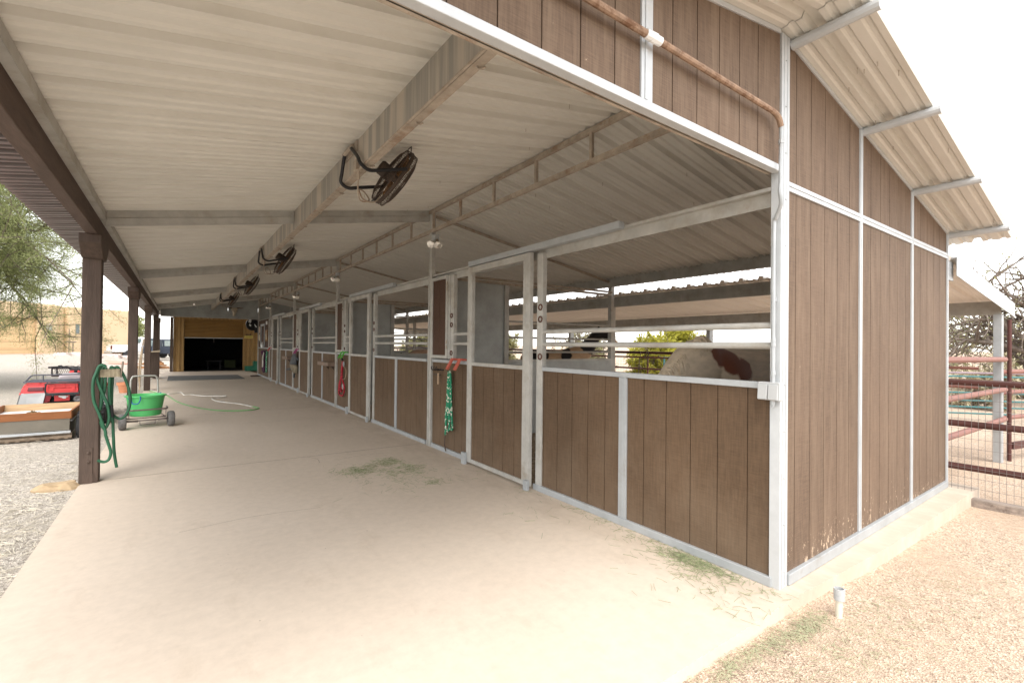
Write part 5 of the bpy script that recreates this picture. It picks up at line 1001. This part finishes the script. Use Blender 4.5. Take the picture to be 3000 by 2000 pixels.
tree('palo_verde_tree', 'feathery olive green desert tree reaching in from the left edge', 'tree', G(-9.4, 17.9), 8.4, 11, leafg, 640, .066, levels=4, spread=.95, droop=.09, trunk_r=.13, first=.6, kids=(16, 11, 8), aspect=.17, lr=.68, leaf_t=.0, jit=.6, scat=1.7)
tree('desert_bush', 'pale grey-green bush just right of the first brown post', 'bush', G(-9.6, 56), 3.6, 3, leafd, 40, .22, levels=4, spread=.9, droop=.02, trunk_r=.08, first=.1, kids=(7, 6, 6), group='pale bushes across the yard')
tree('desert_bush', 'taller yellow-green bush left of the second brown post', 'bush', G(-7.3, 58), 4.4, 5, leafg, 40, .22, levels=4, spread=.85, droop=.02, trunk_r=.08, first=.1, kids=(7, 6, 6), group='pale bushes across the yard')

# ------------------------------------------------------------------ shade shelter and paddock behind the stalls
sh = thing('shade_shelter', 'low galvanised run-in shelter with cream roof behind the stalls', 'shelter', (5.5, 10, -.2))
zs = lambda x: 2.435-(x-4.0)*.0905
pr = roofsheet(3.95, 7.45, .02, 22.4, zs, 1.2); pr.build('roof_sheet', M('pale_sheet', (.85, .80, .73), .45, 0, .04, 2), sh)
mb = MB(); mb.prism([(4.13, 2.42), (4.13, 2.22), (4.19, 2.22), (4.19, 2.226), (4.136, 2.226), (4.136, 2.42)], 'y', .06, 22.3); mb.box(4.122, 4.1298, .06, 22.3, 2.30, 2.312); mb.box(4.122, 4.1298, .06, 22.3, 2.355, 2.362); mb.build('high_beam', galvd, sh)
mb = MB(); mb.box(3.76, 4.13, .045, .055, 2.21, 2.415)
for z in (2.27, 2.34): mb.box(3.76, 4.13, .041, .0445, z, z+.008)
mb.build('end_plate', galv, sh)
mb = MB(); mb.prism([(6.87, 2.165), (6.87, 1.965), (6.93, 1.965), (6.93, 1.971), (6.876, 1.971), (6.876, 2.165)], 'y', .06, 22.3)
for z in (2.02, 2.11): mb.box(6.862, 6.8698, .06, 22.3, z, z+.008)
mb.build('low_beam', galvd, sh)
mb = MB(); a, b = 4.05, 7.47
for y0, y1, zb in ((-.0, .006, .20), (.0065, .05, 0.012)): mb.hexa([(a, y0, zs(a)-zb+.03), (b, y0, zs(b)-zb+.03), (b, y1, zs(b)-zb+.03), (a, y1, zs(a)-zb+.03), (a, y0, zs(a)+.035), (b, y0, zs(b)+.035), (b, y1, zs(b)+.035), (a, y1, zs(a)+.035)])
mb.build('rake_trim', galvo, sh)
for k in range(5): mb = MB(); y = .05+4.6*k; mb.box(6.84, 6.98, y, y+.09, -.3, 1.964); mb.build('post', galv, sh, bevel=.004)
for k in range(4): mb = MB(); y = 5.12+4.83*k; mb.box(4.14, 4.22, y-.03, y+.05, -.2, 2.219); mb.build('rear_post', galvd, sh)
t = thing('paddock_rail', 'faded red pipe rails between the barn corner and the shelter post', 'rails', (5, .08, .4))
for z0, z1 in ((1.33, 1.31), (.885, .87), (.455, .44)): MB().tube([(3.80, .1, z0), (6.92, .03, z1)], .036, 10).build('rail', pinkp, t, auto=True)
for z in (1.12, .81, .43): MB().tube([(7.05, .1, z), (10.2, -.6, z)], .034, 8).build('rail', pinkp, t, auto=True)
t = thing('paddock_post', 'dark red pipe gate post beside the shelter post', 'post', (7.12, .0, -.2)); MB().tube([(7.19, .02, -.25), (7.19, .02, 1.9)], .026, 10).build('post', rustred, t, auto=True); MB().bar((7.22, .0, .02), (9.5, -.5, .02), .05, .10).build('bottom_rail', rustred, t)
t = thing('paddock_fence', 'faded red pipe fence with wire mesh along the far side of the shelter', 'fence', (6.9, 8, -.2))
MB().tube([(6.95, .3, 1.285), (6.95, 22, 1.285)], .035, 8).build('top_rail', rustred, t, auto=True)
for z in (1.165, .875): MB().tube([(6.9, .3, z), (6.9, 22, z)], .022, 8).build('rail', pinkp, t, auto=True)
for k in range(10): y = 6.4+2.4*(k-2); MB().tube([(6.9, y, -.25), (6.9, y, 1.22)], .022, 7).build('upright', pinkp, t, auto=True)
mb = MB()
for k in range(150): y = 2.0+k*.1; mb.bar((6.91, y, .0), (6.91, y, 1.16), .003, .003)
for k in range(12): mb.bar((6.91, 2, .05+k*.1), (6.91, 17, .05+k*.1), .003, .003)
mb.build('wire_mesh', wirem, t)
t = thing('halter', 'dark halter with straps hung over the paddock fence rail', 'halter', (6.9, 6.5, 1.25))
for pts in ([(6.9, 6.38, 1.30), (6.87, 6.36, 1.2), (6.88, 6.40, 1.05), (6.87, 6.34, .95)], [(6.9, 6.42, 1.31), (6.87, 6.46, 1.15), (6.87, 6.36, 1.1)], [(6.9, 6.62, 1.3), (6.87, 6.64, 1.0), (6.87, 6.60, .65), (6.87, 6.66, .62), (6.87, 6.68, 1.0)]): MB().tube(smoothp(pts, 4), .012, 6).build('strap', bark, t)
t = thing('teal_gate', 'small teal pipe gate beyond the paddock fence', 'gate', (8.6, 6.6, -.2))
for z in (.25, .55, .85, 1.12): MB().tube([(8.8, 7.3, z), (9.6, 5.6, z)], .025, 7).build('rail', teal, t)
for p in ((8.8, 7.3), (9.6, 5.6)): MB().tube([(p[0], p[1], -.25), (p[0], p[1], 1.15)], .03, 7).build('upright', teal, t)
# pipe and mesh fence running from the end wall towards the right
t = thing('wire_fence', 'dark rust-red three-rail pipe fence with welded mesh at the end wall', 'fence', (3.74, -.5, -.1))
for z in (1.105, .675, .228): MB().tube([(3.735, .0, z), (3.80, -3.2, z)], .0335, 12).build('rail', rustred, t, auto=True)
mb = MB()
for k in range(62): y = -.03-.05*k; mb.bar((3.70-.02*y, y, -.13), (3.70-.02*y, y, 1.10), .003, .003)
for k in range(13): z = -.07+.1*k; mb.bar((3.697, -.01, z), (3.76, -3.1, z), .003, .003)
mb.build('wire_mesh', wirem, t)
mb = MB(); pts = [(3.60, .02), (3.72, .03), (3.80, -1.6), (3.82, -3.2), (3.69, -3.2), (3.655, -.9)]; mb.prism(pts, 'z', -.16, -.058); solo(mb, 'ground_timber', oldwood, 'weathered grey timber lying under the mesh fence', 'timber', bevel=.012)
t = thing('corral_panels', 'teal pipe corral panels with a purplish top rail in front of the brush', 'fence', (12.5, 1, -.2)); A = Vector((9.9, 4.0, 0)); Bq = Vector((15.6, -2.9, 0))
for z in (.826, .61, .45, .27, .12, -.03): MB().tube([A+Vector((0, 0, z)), Bq+Vector((0, 0, z))], .02, 6).build('rail', teal, t)
MB().tube([A+Vector((.6, .4, .88)), Bq+Vector((.6, .4, .88))], .025, 6).build('top_rail', M('purple_pipe', (.26, .2, .22), .6), t)
for i in range(4): p = A.lerp(Bq, i/3); MB().tube([p+Vector((0, 0, -.3)), p+Vector((0, 0, .83))], .022, 6).build('upright', teal, t)

tree('willow_tree', 'bright yellow-green bushy tree seen through the nearest stall', 'tree', G(10.7, 8.9), 3.0, 21, leafy, 60, .13, levels=4, spread=.8, droop=.05, trunk_r=.10, first=.08, kids=(10, 8, 7), aspect=.3)
tree('mesquite_tree', 'dark leafless mesquite with spreading crooked limbs at the right edge', 'tree', G(18.6, .6), 5.6, 31, leafd, 7, .09, levels=4, spread=.95, droop=.06, trunk_r=.17, first=.18, kids=(8, 7, 7), lr=.68, barkm=bark, lean=(-.5, .3))
tree('mesquite_tree', 'thin sparse mesquite behind the corral panels right of the end wall', 'tree', G(22.5, 4.2), 5.2, 37, leafd, 14, .12, levels=4, spread=.95, droop=.05, trunk_r=.13, first=.12, kids=(8, 6, 5), lr=.66, barkm=twigm)
tree('mesquite_tree', 'grey bare mesquite left of the bright yellow-green tree', 'tree', G(11.2, 13.2), 3.6, 41, leafd, 10, .1, levels=4, spread=.9, droop=.03, trunk_r=.12, first=.12, kids=(8, 7, 6))
for i, (x, y, h, lb) in enumerate(((9, 24, 3.4, 'dusty olive shrub far behind the second stall'), (13, 22, 3.0, 'dusty shrub behind the bare mesquite tree'), (7.5, 31, 3.8, 'dusty olive tree farthest behind the stalls'), (15.5, 17, 2.6, 'low dusty shrub behind the yellow-green tree'))):
    tree('desert_shrub', lb, 'shrub', G(x, y), h, 50+i, leafd, 26, .2, levels=4, spread=.9, droop=.02, trunk_r=.07, first=.06, kids=(7, 6, 6), group='dusty shrubs behind the paddock')
for i, (x, y, h, lb) in enumerate(((13.6, 3.4, 1.7, 'brown brush tangle behind the corral panels beside the end wall'), (15.6, 1.6, 1.8, 'brown brush tangle behind the middle of the corral panels'), (17.2, -.8, 1.7, 'brown brush tangle behind the right end of the corral panels'), (18.5, 4.5, 2.0, 'taller brown brush behind the other tangles'), (21, 1.5, 2.2, 'pale olive brush at the back under the mesquite'))):
    tree('brush', lb, 'brush', G(x, y), h, 70+i, brushm if i < 3 else leafd, 18, .10, levels=4, spread=1.0, droop=.05, trunk_r=.04, first=.02, kids=(11, 7, 6), barkm=twigm, group='brush behind the corral panels')
tree('horizon_scrub', 'faint line of scrub far across the desert', None, (30, 40, -.25), 3, 90, leafd, 10, .3, levels=3, kids=(6, 6)) if False else None

# ------------------------------------------------------------------ horses
def coat(name, base, dark_, spots, var=.12):
    m, t, N, L, b = nodemat(name); b.inputs['Roughness'].default_value = .65; b.inputs['Specular IOR Level'].default_value = .25; b.inputs['Sheen Weight'].default_value = .15
    tc = N.new('ShaderNodeTexCoord'); n = N.new('ShaderNodeTexNoise'); n.inputs['Scale'].default_value = 7; n.inputs['Detail'].default_value = 5; L.new(tc.outputs['Object'], n.inputs['Vector'])
    ns = N.new('ShaderNodeTexNoise'); ns.inputs['Scale'].default_value = 26; ns.inputs['Detail'].default_value = 4; mp = N.new('ShaderNodeMapping'); mp.inputs['Scale'].default_value = (.25, 1, .8); mp.inputs['Rotation'].default_value = (0, .7, 0); L.new(tc.outputs['Object'], mp.inputs[0]); L.new(mp.outputs[0], ns.inputs['Vector'])
    cr = N.new('ShaderNodeValToRGB'); e = cr.color_ramp.elements; e[0].position = .3; e[1].position = .7; e[0].color = tuple(c*(1-var*1.6) for c in base)+(1,); e[1].color = tuple(min(1, c*(1+var)) for c in base)+(1,); L.new(ns.outputs['Fac'], cr.inputs[0]); out = cr.outputs[0]
    wv = N.new('ShaderNodeVectorMath'); wv.operation = 'MULTIPLY_ADD'; L.new(n.outputs['Color'], wv.inputs[0]); wv.inputs[1].default_value = (.14, .14, .14); L.new(tc.outputs['Object'], wv.inputs[2])
    for (c, r, sc) in spots:
        mp2 = N.new('ShaderNodeMapping'); mp2.vector_type = 'TEXTURE'; mp2.inputs['Location'].default_value = (c[0]+.07, c[1]+.07, c[2]+.07); mp2.inputs['Scale'].default_value = sc; L.new(wv.outputs[0], mp2.inputs[0])
        ln = N.new('ShaderNodeVectorMath'); ln.operation = 'LENGTH'; L.new(mp2.outputs[0], ln.inputs[0]); mr = N.new('ShaderNodeMapRange'); mr.inputs[1].default_value = r+.01; mr.inputs[2].default_value = r-.012; L.new(ln.outputs['Value'], mr.inputs[0])
        mx = N.new('ShaderNodeMix'); mx.data_type = 'RGBA'; L.new(mr.outputs[0], mx.inputs[0]); L.new(out, mx.inputs[6]); mx.inputs[7].default_value = dark_+(1,); out = mx.outputs[2]
    L.new(out, b.inputs['Base Color']); return m
def horse(label, loc, rz, mat, manem, head='low', s=1.0):
    t = thing('horse', label, 'horse', loc, rz=rz); t.scale = (s, s, s)
    v = []; r = []; e = []
    def add(p, rr, par=None):
        v.append(p); r.append(rr if isinstance(rr, tuple) else (rr, rr)); i = len(v)-1
        if par is not None: e.append((par, i))
        return i
    pel = add((-.44, 0, 1.14), (.33, .36)); rump = add((-.68, 0, 1.10), (.26, .30), pel); loin = add((-.18, 0, 1.07), (.34, .335), pel); brl = add((.08, 0, 1.03), (.36, .345), loin); che = add((.36, 0, 1.08), (.31, .385), brl); sho = add((.54, 0, 1.12), (.25, .37), che)
    if head == 'low': ch = [((.76, 0, 1.10), (.15, .24)), ((.93, 0, 1.02), (.12, .18)), ((1.06, 0, .90), (.10, .13)), ((1.13, 0, .78), (.09, .115)), ((1.18, 0, .62), (.07, .085)), ((1.24, 0, .46), (.055, .062)), ((1.26, 0, .40), (.05, .05))]
    else: ch = [((.74, 0, 1.30), (.12, .19)), ((.90, 0, 1.50), (.09, .14)), ((1.03, 0, 1.68), (.08, .11)), ((1.12, 0, 1.72), (.085, .11)), ((1.24, 0, 1.62), (.07, .09)), ((1.38, 0, 1.47), (.055, .062)), ((1.42, 0, 1.42), (.05, .05))]
    p = sho; hd = []
    for c, rr in ch: p = add(c, rr, p); hd.append(p)
    poll = Vector(v[hd[2]])
    for s_ in (-1, 1):
        a = add((v[hd[2]][0]-.01, s_*.055, v[hd[2]][2]+.09), .028, hd[2]); add((v[hd[2]][0]+.01, s_*.07, v[hd[2]][2]+.19), .008, a)
        h1 = add((-.50, s_*.15, .86), (.13, .19), pel); h2 = add((-.40, s_*.16, .68), (.085, .12), h1); h3 = add((-.64, s_*.15, .50), (.05, .062), h2); h4 = add((-.61, s_*.15, .20), (.036, .036), h3); h5 = add((-.58, s_*.15, .12), (.042, .042), h4); add((-.55, s_*.15, .02), (.055, .06), h5)
        f1 = add((.46, s_*.14, .82), (.09, .13), che); f2 = add((.45, s_*.15, .64), (.07, .085), f1); f3 = add((.46, s_*.15, .42), (.052, .055), f2); f4 = add((.46, s_*.15, .18), (.036, .036), f3); f5 = add((.48, s_*.15, .11), (.042, .042), f4); add((.51, s_*.15, .02), (.055, .06), f5)
    me = bpy.data.meshes.new('body'); me.from_pydata(v, e, []); me.materials.append(mat); ob = bpy.data.objects.new('body', me); COL.objects.link(ob); ob.parent = t
    sk = ob.modifiers.new('skin', 'SKIN'); sk.use_smooth_shade = True; sk.branch_smoothing = .6
    if not me.skin_vertices: me.attributes
    for i, rr in enumerate(r): sv = me.skin_vertices[0].data[i]; sv.radius = rr; sv.use_root = (i == 0)
    sb = ob.modifiers.new('sub', 'SUBSURF'); sb.levels = 2; sb.render_levels = 2
    B = lambda mb, n, m, **k: mb.build(n, m, t, local=True, **k)
    mb = MB()
    for k in range(26): y = random.gauss(0, .03); mb.tube(smoothp([(-.86, y*.4, 1.22), (-.97, y, 1.05), (-.98+random.gauss(0, .02), y*1.6, .75), (-.95+random.gauss(0, .03), y*2, .38)], 4), [.016-.0009*i for i in range(13)], 5)
    B(mb, 'tail', manem)
    mb = MB(); nk = [Vector(v[i]) for i in [sho]+hd[:3]]
    for k in range(150):
        u = .15+random.random()*2.84; i = int(u); q = nk[i].lerp(nk[i+1], u-i); d = (nk[i+1]-nk[i]).normalized(); up = Vector((-d.z, 0, d.x)); rr = (r[sho][1]*.9, .19, .15, .115)[i]*(1-(u-i))+(.19, .15, .115, .1)[i]*(u-i)
        top = q+up*rr*.86; sd = .05+.25*rr; mb.tube(smoothp([top, top+Vector((random.gauss(0, .01), sd*.55, .005)), top+Vector((random.gauss(0, .02), sd, -.06)), top+Vector((random.gauss(0, .03), sd+.01, -.14-random.random()*.08))], 3), [.009]*8+[.006, .003], 4)
    B(mb, 'mane', manem)
    mb = MB(); c = Vector(v[hd[3]])
    for s_ in (-1, 1): mb.lathe([(0, -.016), (.014, -.01), (.017, 0), (.014, .01), (0, .016)], (c.x, s_*.085, c.z+.03), 8, 'y')
    B(mb, 'eye', blackm)
    return t
cream_h = coat('cream_coat', (.60, .49, .36), (.17, .055, .03), [((.52, .22, 1.30), .12, (1.0, 2, 1.2)), ((.42, .32, 1.22), .12, (.9, 2, 1.1)), ((.30, .34, 1.13), .11, (1, 2, 1.1))])
horse('cream paint horse with a chestnut saddle patch eating in the nearest stall', (1.70, 1.22, -.03), pi, cream_h, M('cream_mane', (.55, .45, .33), .8, 0, .2, 20), 'low', 1.13)
paint_h = coat('black_tan_coat', (.42, .28, .17), (.012, .010, .010), [((.95, 0, 1.65), .42, (1, 1, 1)), ((-.25, 0, 1.2), .26, (1, 2, 1.4)), ((.35, 0, 1.15), .15, (1, 2, 1.5))])
horse('black and tan paint horse standing head up behind the second stall', (4.2, 7.1, -.12), radians(-42), paint_h, blackm, 'up', 1.10)
tan_h = coat('tan_white_coat', (.40, .26, .18), (.03, .02, .018), [((1.1, 0, 1.7), .22, (1, 1, 1)), ((.9, 0, 1.6), .2, (1, 1, 1))])
horse('dusty tan horse with a dark head seen through the third stall', (4.3, 13.9, -.15), radians(-20), tan_h, blackm, 'up', 1.06)
